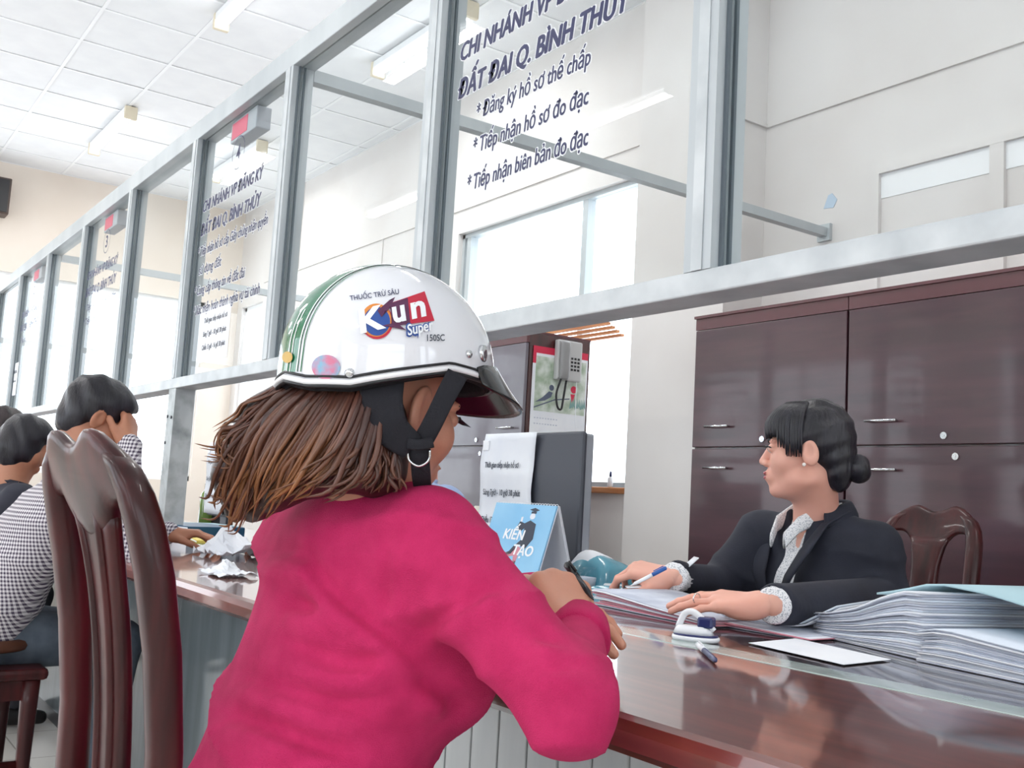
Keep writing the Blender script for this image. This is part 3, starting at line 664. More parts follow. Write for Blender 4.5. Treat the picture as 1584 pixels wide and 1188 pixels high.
MB().tube(curve_pts([(XS+.05, 3.30, 1.65), (XS+.03, 3.288, 1.57), (XS+.03, 3.30, 1.50), (XS+.03, 3.325, 1.49), (XS+.03, 3.335, 1.54), (XS+.03, 3.35, 1.645)], 30), .006, 8).obj('coiled_cord', 'black_plastic', ph, True)
MB().tube(curve_pts([(XS+.03, 3.42, 1.65), (XS+.02, 3.43, 1.5), (XS+.012, 3.45, 1.35), (XS+.012, 3.48, 1.18), (XS+.02, 3.5, .95)], 30), .0022, 6).obj('line_cord', 'white_plastic', ph, True)

# ================================================================== THINGS ON THE COUNTER
def sheet_pile(name, o, ang, lx, ly, zfun, ts, mats, label, cat, n_u=14, jit=.004, part_name='sheet', grp=None):
    """a pile of bent sheets; zfun(i, u) is the height of sheet i along its length u"""
    t = thing(name, tuple(map(float, o)), label, cat, grp, ang)
    for i in range(ts):
        mb = MB(); jx, jy = random.uniform(-jit, jit), random.uniform(-jit, jit); v = []; f = []
        for k in range(n_u+1):
            u = k/n_u; z0, z1 = zfun(i, u), zfun(i+.86, u)
            for y in (0, ly):
                v += [(u*lx+jx, y+jy, z0), (u*lx+jx, y+jy, z1)]
        for k in range(n_u):
            a = k*4; b = a+4; f += [(a+1, b+1, b+3, a+3), (a, a+2, b+2, b), (a, b, b+1, a+1), (a+2, a+3, b+3, b+2)]
        f += [(0, 1, 3, 2), (n_u*4, n_u*4+2, n_u*4+3, n_u*4+1)]
        mesh_obj(part_name, v, f, mats[i % len(mats)] if not callable(mats) else mats(i), t, True)
    return t
Hs = lambda u: float(np.interp(u, [0, .06, .18, .30, .38, .46, .6, .8, 1], [.042, .046, .062, .09, .104, .106, .092, .074, .062]))
p0 = onz(1262, 984, ZT)
ang0 = math.atan2(*( (onz(1425, 1022, ZT)-p0)[[1, 0]]))
sheet_pile('document_pile', (p0[0], p0[1], ZT+.001), ang0+.0, .27, .25, lambda i, u: i/26*Hs(u*.45), 26, lambda i: ('paper_grey', 'paper', 'paper_blue', 'paper_grey')[i % 4], 'thick fanned pile of documents on the clerk desk, left half of the heap', 'papers', grp='document heap', jit=.005)
p1_ = onz(1424, 1024, ZT)
sheet_pile('document_pile', (p1_[0], p1_[1], ZT+.001), ang0+.10, .45, .26, lambda i, u: i/20*Hs(.45+.55*u)*(.62+.0*u)*float(np.interp(u, [0, .1, 1], [.72, .9, .8])), 20, lambda i: ('paper_grey', 'paper', 'paper_grey', 'paper_blue')[i % 4], 'thick pile of documents running off the right edge of the view', 'papers', grp='document heap', jit=.006)
o2 = p0+V(math.cos(ang0), math.sin(ang0), 0)*.135+V(0, .02, 0)
def cover(i, u): return float(np.interp(u, [0, .1, .25, .45, .7, 1], [.088, .098, .118, .112, .092, .062]))+i*.004
sheet_pile('open_folder', (o2[0], o2[1]+.01, ZT), ang0+.06, .52, .25, cover, 1, ['paper_teal'], 'pale blue folder lying open over the document heap', 'folder', part_name='cover')
o3 = onz(1118, 966, ZT)
sheet_pile('loose_page', (o3[0], o3[1], ZT+.002), math.atan2(*((onz(1262, 984, ZT)-o3)[[1, 0]])), .22, .24, lambda i, u: float(np.interp(u, [0, .4, .7, .88, 1], [.012, .006, .012, .035, .05]))+i*.0035, 2, ['paper', 'paper_blue'], 'white pages curling up against the document heap', 'papers')
clipp = onz(1530, 1043, ZT)
bc = wthing('binder_clip', clipp, 'black binder clip gripping the right document pile', 'clip')
MB().prism([(-.02, 0), (.02, 0), (.02, .022), (-.02, .022)], (clipp[0], clipp[1]-.012, ZT+.002), (math.cos(ang0), math.sin(ang0), 0), (0, 0, 1), (-math.sin(ang0), math.cos(ang0), 0), .014).obj('spine', 'black_plastic', bc)
MB().tube([(clipp[0]-.01, clipp[1]-.012, ZT+.022), (clipp[0]-.008, clipp[1]-.005, ZT+.032), (clipp[0]+.008, clipp[1]-.005, ZT+.032), (clipp[0]+.01, clipp[1]-.012, ZT+.022)], .0015, 6).obj('wire_handle', 'chrome', bc)
sheet_poly = [onz(x, y, ZT) for x, y in ((1158, 997), (1232, 990), (1378, 1023), (1305, 1031))]
lp = MB(); lp.add([tuple(p+V(0, 0, .0022)) for p in sheet_poly]+[tuple(p+V(0, 0, .0030)) for p in sheet_poly], [(3, 2, 1, 0), (4, 5, 6, 7)]+[(i, (i+1) % 4, 4+(i+1) % 4, 4+i) for i in range(4)])
tag(lp.obj('paper_sheet', 'paper'), 'single white sheet lying flat in front of the document heap', 'paper')
# pink-edged stack between the two women
for i, (px, py, a, n_, lab) in enumerate(((922, 936, -.25, 13, 'stack of pink and white forms between the two women'), (1075, 962, -.12, 7, 'low stack of forms under the clerk\'s flat hand'))):
    q = onz(px, py, ZT); q2 = q+V(0, 0, .001)
    hh = (.034, .012)[i]
    sheet_pile('form_stack', q2, a+.15, (.36, .26)[i], (.2, .2)[i], lambda k, u, n_=n_, hh=hh: k/n_*hh*float(np.interp(u, [0, .15, .6, 1], [1, 1.0, .62, .35])), n_, ['paper_grey', 'paper_pink', 'paper', 'paper_pink', 'paper_pink', 'paper'], lab, 'papers', jit=.012, grp='forms on the counter')
o4 = onz(968, 931, ZT)
sheet_pile('curled_slip', (o4[0], o4[1], ZT+.03), 1.0, .16, .05, lambda i, u: float(np.interp(u, [0, .3, .6, .8, 1], [.0, .004, .02, .045, .075]))+i*.003, 1, ['paper'], 'narrow curled paper slip under the clerk\'s writing hand', 'paper')
def on_counter(px, py): p = onz(px, py, ZT); return V(p[0], p[1], ZT+.001)
# self-inking stamp
c = on_counter(1076, 992); st = thing('rubber_stamp', tuple(c), 'white oval stamp with arched handle and navy body on the counter', 'stamp', None, .5)
MB().loft([((0, 0, z), (a, 0, 0), (0, b, 0)) for z, a, b in ((0, .038, .024), (.004, .040, .026), (.008, .039, .025))], 24, 2.3).obj('base', 'white_plastic', st, True)
MB().loft([((0, 0, z), (a, 0, 0), (0, b, 0)) for z, a, b in ((.008, .037, .0235), (.011, .037, .0235))], 24, 2.3).obj('rim', 'navy_plastic', st, True)
MB().loft([((-.004, 0, z), (a, 0, 0), (0, b, 0)) for z, a, b in ((.011, .034, .021), (.02, .03, .018), (.024, .026, .014))], 24, 2.4).obj('cover', 'white_plastic', st, True)
MB().tube(curve_pts([(-.03, 0, .02), (-.02, 0, .042), (-.006, 0, .046), (.01, 0, .036), (.03, 0, .018)], 18), .0055, 10).obj('handle', 'white_plastic', st, True)
MB().box(.004, .03, -.012, .014, .022, .04, .004).obj('ink_pad', 'navy_plastic', st)
def pen(a, b, label, m1, m2, clip=True):
    a, b = np.asarray(a, float), np.asarray(b, float); d = b-a; L_ = np.linalg.norm(d); d /= L_; t = wthing('ballpoint_pen', a, label, 'pen')
    MB().tube([a, a+d*.01, a+d*.014, a+d*L_*.62], [.0008, .0025, .0042, .0045], 10).obj('barrel', m1, t, True)
    MB().tube([a+d*L_*.62, a+d*L_*.97, b], [.0048, .0048, .003], 10).obj('cap', m2, t, True)
    s = np.cross(d, V(0, 0, 1)); s = np.cross(s, d); s /= np.linalg.norm(s)+1e-9
    MB().tube([a+d*L_*.68+s*.0062, a+d*L_*.95+s*.0062], .0012, 6).obj('clip', m2, t)
pen(on_counter(1108, 1029)+V(0, 0, .004), on_counter(1079, 1002)+V(0, 0, .004), 'white pen with navy tip lying on the counter edge', 'navy_plastic', 'white_plastic')
# small jar, eraser box, plastic document bags behind the hands
c = on_counter(903, 912); j = thing('glass_jar', tuple(c), 'small clear glass jar behind the customer\'s hands', 'jar')
MB().lathe([(.03, 0), (.034, .004), (.035, .05), (.032, .056)], (0, 0, 0), 20).obj('bowl', 'partition_glass', j, True)
MB().lathe([(.029, .004), (.031, .03), (.030, .031)], (0, 0, 0), 20).obj('contents', 'paper_grey', j, True)
c = on_counter(942, 915); e = thing('eraser_box', tuple(c), 'flat white plastic box lying by the forms', 'box', None, -.2)
MB().box(-.045, .045, -.02, .02, 0, .02, .005).obj('body', 'white_plastic', e); MB().box(-.01, .015, -.0205, -.0195, .006, .014).obj('slot', 'black_plastic', e)
def bag(px, py, Y, sx, sy, sz, label, seed, m='teal_plastic'):
    p = onY(px, py, Y); t = thing('document_bag', (p[0], Y, ZT+.001), label, 'bag', 'plastic document bags'); rg = np.random.default_rng(seed); n = 14; v = []; f = []
    A = rg.uniform(-1, 1, (6, 4))
    for j in range(n+1):
        for i in range(n+1):
            u, w_ = i/n*2-1, j/n*2-1; ed = (1-abs(u)**4)*(1-abs(w_)**4)
            z = sz*ed**.4*(.75+.12*sum(a[0]*math.sin(3*a[1]*u+4*a[2]*w_+6*a[3]) for a in A)); v.append((u*sx, w_*sy, max(z, .002)))
    for j in range(n):
        for i in range(n): a = j*(n+1)+i; f.append((a, a+1, a+n+2, a+n+1))
    nb = len(v); v += [(x, y, 0) for x, y, z in v]; f += [tuple(i+nb for i in q[::-1]) for q in f[:n*n]]
    edge = [i for i in range(n)]+[(n+1)*k+n for k in range(n)]+[(n+1)*n+n-i for i in range(n)]+[(n+1)*(n-k) for k in range(n)]
    for a, b in zip(edge, edge[1:]+edge[:1]): f.append((b, a, a+nb, b+nb))
    mesh_obj('wrapper', v, f, m, t, True); return t
b1 = bag(932, 880, 1.76, .085, .07, .105, 'teal plastic document bag with papers, beside the calendar', 3)
v_ = [q.co for q in b1.children[0].data.vertices]; mesh_obj('paper', [(p.x*.8-.012, p.y*.8-.010, p.z*.97+.011) for p in v_], [tuple(q.vertices) for q in b1.children[0].data.polygons], 'paper', b1, True)
bag(968, 895, 1.66, .07, .07, .04, 'small teal plastic bag under the writing hand', 5)
# window sill bits
pb = onY(942, 768, YW-.01); gb = thing('glue_bottle', (pb[0], YW-.005, 1.101), 'tiny glue bottle with dark cap on the window sill', 'bottle')
MB().lathe([(.014, 0), (.016, .004), (.016, .05), (.006, .06)], (0, 0, 0), 14).obj('body', 'white_plastic', gb, True); MB().lathe([(.008, .058), (.006, .085), (.002, .09)], (0, 0, 0), 12).obj('cap', 'navy_plastic', gb, True)
# the far stretch of counter
c = onY(318, 800, 1.80); c[2] = ZT+.001; tb = thing('tea_bottle', tuple(c), 'green tea bottle with olive cap on the far counter', 'bottle')
MB().lathe([(.032, 0), (.036, .005), (.036, .13), (.03, .155), (.016, .175), (.016, .182)], (0, 0, 0), 20).obj('body', 'tea', tb, True); MB().lathe([(.018, .18), (.018, .205), (.016, .208)], (0, 0, 0), 16).obj('cap', 'cap_olive', tb, True)
def slab(name, px, py, sx, sy, sz, rz, m, label, cat, tilt=0):
    c = on_counter(px, py); t = thing(name, tuple(c), label, cat, None, rz)
    MB().box(-sx, sx, -sy, sy, 0, sz, .003).obj('cover', m, t); MB().box(-sx+.004, sx-.002, -sy-.001, sy+.001, .004, sz-.004).obj('pages', 'paper', t)
slab('document_folder', 300, 832, .16, .12, .05, .2, 'folder_blue', 'thick dark blue folder on the far counter', 'folder')
slab('document_folder', 318, 838, .15, .05, .012, -.2, 'folder_yellow', 'thin yellow folder beside the blue folder', 'folder')
slab('document_folder', 322, 824, .14, .09, .035, .1, 'paper_teal', 'pale folder behind the blue folder', 'folder')
c = on_counter(338, 812); tdp = thing('tape_dispenser', tuple(c), 'black tape dispenser on the far counter', 'dispenser', None, .4)
MB().prism([(-.09, 0), (.07, 0), (.07, .03), (.02, .05), (-.02, .1), (-.07, .105), (-.09, .06)], (0, -.03, 0), (1, 0, 0), (0, 0, 1), (0, 1, 0), .06).obj('body', 'black_plastic', tdp)
MB().tube([(-.045, -.034, .065), (-.045, .034, .065)], .03, 18).obj('tape_roll', 'monitor_silver', tdp, auto=True)
# crumpled white paper
def crumple(px, py, sx, sy, sz, label, seed):
    c = on_counter(px, py); rg = np.random.default_rng(seed); n = 12; v = []; f = []
    for j in range(n+1):
        for i in range(n+1):
            u, w_ = i/n, j/n; z = sz*(1-(2*u-1)**2*.7)*(1-(2*w_-1)**2)*(.5+.5*math.sin(7*u+5*w_+seed))+rg.uniform(0, sz*.28)
            v.append(((u-.5)*sx+rg.uniform(-.006, .006), (w_-.5)*sy+rg.uniform(-.006, .006), abs(z)+.001))
    for j in range(n):
        for i in range(n): a = j*(n+1)+i; f.append((a, a+1, a+n+2, a+n+1))
    o = mesh_obj('crumpled_paper', v, f, 'paper'); o.location = tuple(c); o.modifiers.new('thick', 'SOLIDIFY').thickness = .001
    return tag(o, label, 'paper')
crumple(366, 862, .22, .2, .085, 'crumpled white paper on the counter behind the pink sweater', 4)
crumple(352, 890, .15, .09, .03, 'smaller crumpled paper at the counter edge', 9)

# ================================================================== PEOPLE
HS = .93
def head_field(fem=True, jaw=1.0, cheek=1.0, nose=0):
    f = Field()
    f.ell((0, -.012, .036), (.073, .094, .083), 0)
    f.ell((0, .030, -.040), (.056*jaw, .060, .078), .03)
    for s in (-1, 1):
        f.ell((s*.037, .047, -.028), (.030*cheek, .034, .034), .02)
        f.ell((s*.042*jaw, .012, -.078), (.022, .034, .022), .02)
        f.ell((s*.028, .079, .020), (.024, .012, .008), .012)
    f.ell((0, .073, -.103), (.021, .018, .017), .02)
    f.ell((0, .084, -.068), (.026, .018, .022), .015); f.ell((0, .030, -.100), (.042*jaw, .042, .024), .025)
    for s in (-1, 1): f.ell((s*.033, .100, .001), (.018, .017, .010), .012, True)
    f.cap((0, .090, .004), (0, .107-nose, -.030), .0075, .0105, .012)
    for s in (-1, 1): f.ell((s*.012, .099-nose, -.036), (.009, .010, .008), .007)
    for s in (-1, 1): f.ell((s*.033, .080, .0015), (.017, .0135, .012), .004)
    f.ell((0, .0985, -.0605), (.021, .0075, .0055), .004); f.ell((0, .0965, -.0725), (.017, .0085, .0065), .004)
    f.ell((0, .106, -.066), (.024, .012, .0012), .003, True)
    for s in (-1, 1):
        R = np.array(Matrix.Rotation(s*.35, 3, 'Z') @ Matrix.Rotation(-.2, 3, 'X'))
        f.ell((s*.079, -.012, -.010), (.0085, .023, .034), .004, False, R)
        f.ell((s*.0885, -.008, -.004), (.0085, .0125, .020), .003, True, R)
        f.ell((s*.074, .004, -.014), (.006, .006, .008), .004)
    return f
HLO, HHI = (-.105, -.125, -.30), (.105, .135, .14)
def make_head(fr, neck_base, neck_r=.052, h=.004, **kw):
    f = head_field(**kw); nb = (fr[1].T@(np.asarray(neck_base)-fr[0]))/HS
    f.cap((0, -.022, -.06), nb, neck_r/HS, neck_r*1.15/HS, .03)
    lo = np.minimum(HLO, nb-.07); hi = np.maximum(HHI, nb+.07); lo[2] = max(lo[2], nb[2]-.03)
    v, q = f.mesh(lo, hi, h); return xf(fr, v*HS), q
def eyes(fr, parent, only=None):
    for s in (-1, 1):
        mb = MB(); c = V(s*.033, .0835, .0005); n = 10
        for m_, r_, o_ in (('eye_white', .0108, 0), ('iris', .0052, .0062)):
            mb = MB(); mb.lathe([(r_*math.sin(t), -r_*math.cos(t)) for t in np.linspace(.05, PI-.05, 9)], (0, 0, 0), 12)
            v = np.array(mb.v)+c+V(0, o_, 0); o = mesh_obj('eyeball' if not o_ else 'iris', xf(fr, v*HS), mb.f, m_, parent, True)
def brows_lips(fr, parent, hair='black_hair', lips=True):
    for s in (-1, 1):
        MB().tube([xf(fr, p*HS) for p in curve_pts([(s*.018, .0925, .0045), (s*.026, .0985, .0085), (s*.036, .0975, .0085), (s*.045, .0915, .006), (s*.053, .0835, .0025)], 12)], [.0008]+[.0017]*10+[.0007], 6).obj('eyelash', hair, parent, True)
    for s in (-1, 1):
        v, q = Field().chain([(s*.017, .0935, .0195), (s*.034, .0915, .024), (s*.050, .080, .020)], (.0022, .003, .0016), .003).mesh((-.06, .07, .01), (.06, .105, .035), .0016)
        mesh_obj('eyebrow', xf(fr, v*HS), q, hair, parent, True)
    if lips:
        v, q = Field().ell((0, .0995, -.0605), (.0205, .0078, .0052), 0).ell((0, .0975, -.0720), (.0165, .0088, .0060), .002).mesh((-.03, .085, -.085), (.03, .112, -.05), .0016)
        mesh_obj('lips', xf(fr, v*HS), q, 'lip', parent, True)
def make_hand(W, F, U, right=True, curl=(.3, .4, .25), spread=.06, thumb=(.5, .3), size=1.0, h=.0026, curls=None):
    """hand at wrist W, fingers along F, back of the hand towards U"""
    s = -1 if right else 1; f = Field()
    mcp = [(.027, .083, .002), (.008, .089, .004), (-.012, .086, .002), (-.030, .077, -.002)]; ln = [(.041, .025, .02), (.045, .029, .021), (.041, .027, .02), (.032, .020, .018)]; rr = [.0086, .0088, .0083, .0073]
    f.cap((0, -.022, 0), (0, .01, 0), .0235, .023, 0)
    for (x, y, z), r_ in zip(mcp, rr): f.cap((s*x*.55, .012, -.002), (s*x, y, z), .0155, .0112, .014)
    f.ell((s*.024, .035, -.014), (.016, .03, .014), .014); f.ell((-s*.022, .035, -.012), (.013, .032, .013), .012)
    fl = []
    for i, ((x, y, z), l, r_) in enumerate(zip(mcp, ln, rr)):
        c = curls[i] if curls else curl; g = Field(); p = V(s*x, y, z); a = 0; sp = spread*(1.5-i)*s
        for k in range(3):
            a += c[k]; d = V(math.sin(sp)*math.cos(a), math.cos(a)*math.cos(sp), -math.sin(a)); p2 = p+d*l[k]; g.cap(p, p2, r_*(1-.07*k), r_*(.93-.07*k), .004); p = p2
        fl.append(g)
    f.fn(lambda X, Y, Z: np.minimum.reduce([g(X, Y, Z) for g in fl]), .006)
    t0 = V(s*.022, .014, -.010); a, b = thumb
    t1 = t0+.036*V(s*math.sin(.75), math.cos(.75), -.25); d2 = V(s*math.sin(.75-a), math.cos(.75-a), -.35); d2 /= np.linalg.norm(d2); t2 = t1+.032*d2
    d3 = V(s*math.sin(.75-a-b), math.cos(.75-a-b), -.35-.3*b); d3 /= np.linalg.norm(d3); t3 = t2+.026*d3
    f.cap(t0, t1, .0145, .0115, .012).cap(t1, t2, .0108, .0098, .004).cap(t2, t3, .0098, .0078, .004)
    v, q = f.mesh((-.085, -.075, -.13), (.085, .215, .035), h); return xf(frame(W, F, U), v*size), q
def legs(fr2, parent, m, h=.011, shoe=True, knee=.43, hip_z=.53, part='trousers'):
    """seated legs; fr2 = (hip centre on the floor plane, matrix)"""
    f = Field(); hip = []
    for s in (-1, 1):
        H_, K_, A_k = V(s*.085, .02, hip_z), V(s*.10, knee, hip_z-.02), V(s*.10, knee-.03, .10)
        f.cap(xf(fr2, H_), xf(fr2, K_), .088, .064, .05); f.cap(xf(fr2, K_), xf(fr2, A_k), .062, .042, .02)
    f.ell(xf(fr2, V(0, 0, hip_z+.02)), (.165, .14, .09), .05)
    P = np.array([xf(fr2, V(a, b, 0)) for a in (-.27, .27) for b in (-.2, .6)]); lo = np.array([P[:, 0].min(), P[:, 1].min(), .05]); hi = np.array([P[:, 0].max(), P[:, 1].max(), .68])
    v, q = f.mesh(lo, hi, h); mesh_obj(part, v, q, m, parent, True)
    if shoe:
        for s in (-1, 1):
            a, b = xf(fr2, V(s*.10, knee-.09, .045)), xf(fr2, V(s*.11, knee+.06, .03)); g = Field().cap(a, b, .04, .028, .02)
            g.fn(lambda X, Y, Z: .002-Z, .01, 'max'); v, q = g.mesh(np.minimum(a, b)-.06, np.maximum(a, b)+.06, .008); mesh_obj('shoe', v, q, 'shoe', parent, True)
def fold(A, fq, ax, ph=0, wob=.03):
    """cloth folds: soft ridges running across direction ax"""
    def g(X, Y, Z):
        s = X*ax[0]+Y*ax[1]+Z*ax[2]; s = s+wob*np.sin(9*X+7*Z+ph)+.6*wob*np.sin(17*Y-13*Z+2*ph)
        m_ = .5+.5*np.sin(6.3*X+5.1*Y+7.7*Z+ph*1.7)
        return -A*(.25+.75*m_)*((1-np.abs(np.sin(fq*s)))**2.6-.28)
    return g
def bbox(pts, pad): P = np.array(pts); return P.min(0)-pad, P.max(0)+pad

# ------------------------------------------------------------------ woman in the pink sweater
wp = wthing('person', (-1.15, .47, 0), 'woman in pink sweater and white helmet seated at the counter, writing', 'person')
SHR, ELR, WRR = at(668, 838, 1.14), at(880, 1092, 1.0), at(893, 990, 1.17)
SHL, ELL, WRL = V(-1.262, .575, .94), V(-1.34, .72, .815), at(806, 930, 1.42)
TP = [(.44, -1.15, .51, .175, .128), (.55, -1.148, .515, .172, .128), (.66, -1.142, .53, .16, .12), (.76, -1.13, .555, .156, .112), (.85, -1.122, .575, .158, .106), (.92, -1.12, .582, .152, .094), (.965, -1.117, .585, .125, .078), (1.0, -1.112, .588, .07, .058)]
NB = V(-1.108, .585, .985)
sw = Field().torso(TP, .18, 0)
sw.ell(V(-1.06, .655, .80), (.095, .07, .075), .05).ell(V(-1.2, .65, .80), (.09, .07, .075), .05)
sw.cap(V(-1.115, .575, .955), SHR+V(-.01, 0, .0), .055, .055, .05).cap(V(-1.12, .57, .955), SHL, .055, .056, .05)
sw.cap(SHR, ELR, .057, .047, .035).cap(ELR, WRR, .047, .034, .02).cap(SHL, ELL, .058, .048, .035).cap(ELL, WRL, .047, .034, .02)
sw.fn(fold(.012, 19, (.30, -.15, 1), .4, .045), 0, 'add').fn(fold(.006, 34, (-.6, .2, .8), 1.9, .03), 0, 'add')
def trace(F, px, py, d0=.85):
    d = ray(px, py); t = d0
    for _ in range(60):
        p = CAMP+d*t; e = float(F(np.array([p[0]]), np.array([p[1]]), np.array([p[2]]))[0]); t += e*.8
        if e < 1e-4: break
    return CAMP+d*t
CREASES = [([(400, 856), (440, 852), (479, 864), (505, 906), (550, 946), (600, 985), (646, 1025)], 1.0), ([(352, 972), (437, 987), (508, 1022), (560, 1026), (600, 1012)], .9), ([(340, 1102), (404, 1121), (479, 1152), (550, 1172)], 1.0),
           ([(660, 975), (700, 945), (750, 915), (778, 905)], 1.0), ([(602, 815), (598, 870), (600, 930), (610, 985)], .45), ([(382, 890), (433, 932), (517, 948)], .7), ([(820, 965), (842, 985), (866, 1002)], .8),
           ([(640, 1050), (690, 1075), (720, 1110)], .9), ([(800, 1010), (850, 1030), (905, 1028)], .7), ([(360, 1040), (420, 1060), (520, 1090), (600, 1085)], .6)]
def hit(px, py):
    p = trace(sw, px, py); e = float(sw(np.array([p[0]]), np.array([p[1]]), np.array([p[2]]))[0]); return p if abs(e) < .002 else None
def crease(pl, amp, sig):
    """bump (amp < 0) or groove (amp > 0) along a line on the cloth"""
    P = [p for p in (hit(x, y) for x, y in pl) if p is not None]
    if len(P) < 2: return None
    P = curve_pts(P, 10); lo, hi = np.min(P, 0)-3*sig, np.max(P, 0)+3*sig
    def g(X, Y, Z):
        out = np.zeros_like(X); m_ = (X > lo[0]) & (X < hi[0]) & (Y > lo[1]) & (Y < hi[1]) & (Z > lo[2]) & (Z < hi[2])
        if not m_.any(): return out
        q = np.stack([X[m_], Y[m_], Z[m_]], 1); best = np.full(len(q), 1e9); wt = np.zeros(len(q))
        for i in range(9):
            a, d = P[i], P[i+1]-P[i]; t = np.clip((q-a)@d/(d@d), 0, 1); e = np.linalg.norm(q-a-t[:, None]*d, axis=1); w_ = np.sin(PI*np.clip((i+t)/9*.92+.04, 0, 1)); wt = np.where(e < best, w_, wt); best = np.minimum(best, e)
        out[m_] = amp*wt*np.exp(-(best/sig)**2); return out
    return g
cs_ = []
for pl, st_ in CREASES: cs_ += [crease(pl, .017*st_, .010), crease([(x+3, y+24) for x, y in pl], -.014*st_, .016)]
for g in cs_:
    if g: sw.fn(g, 0, 'add')
sw.cap(NB+V(0, .0, -.005), NB+V(.005, .03, .08), .056, .066, .006, True)
lo, hi = bbox([SHR, ELR, WRR, SHL, ELL, WRL, (-1.15, .45, .50), (-1.15, .3, 1.0)], .09)
v, q = sw.mesh(lo, hi, .006); mesh_obj('sweater', v, q, 'pink_knit', wp, True)
for W_, E_ in ((WRR, ELR), (WRL, ELL)):
    d = (W_-E_)/np.linalg.norm(W_-E_); mb = MB(); n = 26; mb.tube([W_+d*t for t in (-.012, 0, .02, .036, .04)], [.036, .0385, .0375, .036, .032], n).obj('cuff', 'pink_knit', wp, True)
mb = MB(); ring = [NB+V(.060*math.cos(t), .012+.058*math.sin(t), .006+.012*math.sin(t)*-1) for t in np.linspace(0, 2*PI, 33)]; mb.tube(ring, .008, 8, False).obj('collar', 'pink_knit', wp, True)
HO = at(597, 626, 1.22); hf = frame(HO, (-.25, 1, -.16), (0, .16, 1))
parts = [make_head(hf, NB+V(0, -.005, -.02), .050, .0035, cheek=1.2, nose=.012)]
bd = Field().torso([(z, x, y, a-.012, b-.012) for z, x, y, a, b in TP[1:]], .18, 0).cap(SHR, ELR, .048, .040, .03).cap(ELR, WRR, .04, .027, .02).cap(SHL, ELL, .046, .038, .03).cap(ELL, WRL, .038, .026, .02)
parts.append(bd.mesh(lo, hi, .012))
dR = WRR-ELR; KR = at(868, 915, 1.235)
UR = -ray(880, 950)*.75+_r*.35+_u*.45
parts.append(make_hand(WRR+(KR-WRR)*.12, KR-WRR, UR, True, spread=.03, thumb=(.9, .5), size=1.0, curls=[(.75, 1.2, .8), (.95, 1.35, .8), (1.05, 1.35, .8), (1.15, 1.3, .8)]))
FT = at(948, 988, 1.27)
parts.append(make_hand(WRL+(FT-WRL)*.08, FT-WRL+V(0, 0, .02), V(.1, -.35, 1), False, curl=(.2, .35, .3), spread=.04, thumb=(.4, .3)))
v, q = join(parts); mesh_obj('body', v, q, 'skin_tan', wp, True)
eyes(hf, wp); brows_lips(hf, wp, 'dark_hair', False)
lash = MB()
for k in range(7): lash.tube([xf(hf, V(.036+.003*k, .094-.0015*k, .003)*HS), xf(hf, V(.040+.0035*k, .104-.001*k, .0-.0006*k)*HS)], [.0007, .0002], 4)
lash.obj('eyelashes', 'black_hair', wp)
legs((V(-1.16, .50, 0), np.eye(3)), wp, 'dark_trousers', knee=.385)
pen(at(918, 928, 1.215), at(876, 872, 1.275), 'dark pen held in the fist of the woman in pink', 'dark_metal', 'black_plastic')

# hair: soft core plus many tapered locks
G = [[(478, 590, 1.17), (432, 622, 1.16), (392, 668, 1.16), (366, 722, 1.165), (350, 765, 1.17), (356, 794, 1.175)],
     [(500, 592, 1.15), (452, 640, 1.135), (418, 695, 1.13), (396, 750, 1.135), (384, 798, 1.145)],
     [(530, 594, 1.135), (492, 655, 1.115), (462, 706, 1.11), (436, 752, 1.115), (402, 792, 1.13)],
     [(565, 596, 1.125), (545, 655, 1.10), (515, 704, 1.095), (480, 738, 1.10), (430, 772, 1.115)],
     [(588, 600, 1.13), (580, 660, 1.11), (568, 706, 1.10), (548, 734, 1.095), (505, 748, 1.105)],
     [(598, 612, 1.14), (594, 668, 1.125), (594, 712, 1.115), (592, 738, 1.11), (580, 752, 1.115)],
     [(604, 640, 1.15), (606, 690, 1.14), (614, 725, 1.14), (632, 750, 1.14)]]
GP = [np.array(curve_pts([at(*p) for p in g], 16)) for g in G]
core = Field()
for g in GP[:6]: core.chain([p+ray(500, 660)*.042 for p in g[::5]], (.024, .027, .024, .012), .02)
lo, hi = bbox(np.concatenate(GP), .06); v, q = core.mesh(lo, hi, .006)
hv, hfc, tone = [], [], []
C0, C1, C2 = np.array(lin('#3d2420')[:3]), np.array(lin('#5e3a30')[:3]), np.array(lin('#a36a3c')[:3])
def lock(P, r0, shade, tipc):
    n = 5; base = len(hv); mb = MB(); m_ = len(P); rs = [r0*math.sin(PI*min(1, .12+.88*(1-i/(m_-1))) if False else (PI*.5)*(1-i/(m_-1))**.6+.02) for i in range(m_)]
    mb.tube(P, rs, n); hv.extend(mb.v); hfc.extend([tuple(i+base for i in t) for t in mb.f])
    for i in range(m_):
        t = i/(m_-1); c = C0*(1-shade)+C1*shade; c = c*(1-tipc*t**1.6)+C2*tipc*t**1.6; tone.extend([c]*n)
for k in range(520):
    a = RNG.uniform(0, len(GP)-1.001); i = int(a); fr_ = a-i; P = GP[i]*(1-fr_)+GP[i+1]*fr_
    ph, am = RNG.uniform(0, 6.28), RNG.uniform(.002, .010); off = RNG.normal(0, .006, 3)+ray(500, 660)*RNG.uniform(-.006, .035)
    t = np.linspace(0, 1, len(P))[:, None]; ln_ = RNG.uniform(.75, 1.03)
    P = P+off*(.4+.8*t)+am*t*np.sin(ph+t*RNG.uniform(4, 11))*_r+am*t*np.cos(ph+t*RNG.uniform(4, 11))*_u
    P = P[:max(5, int(len(P)*min(1, ln_)))]
    lock(list(P), RNG.uniform(.0022, .0052), RNG.uniform(0, 1), RNG.uniform(.2, 1) if a < 3.2 else RNG.uniform(0, .3))
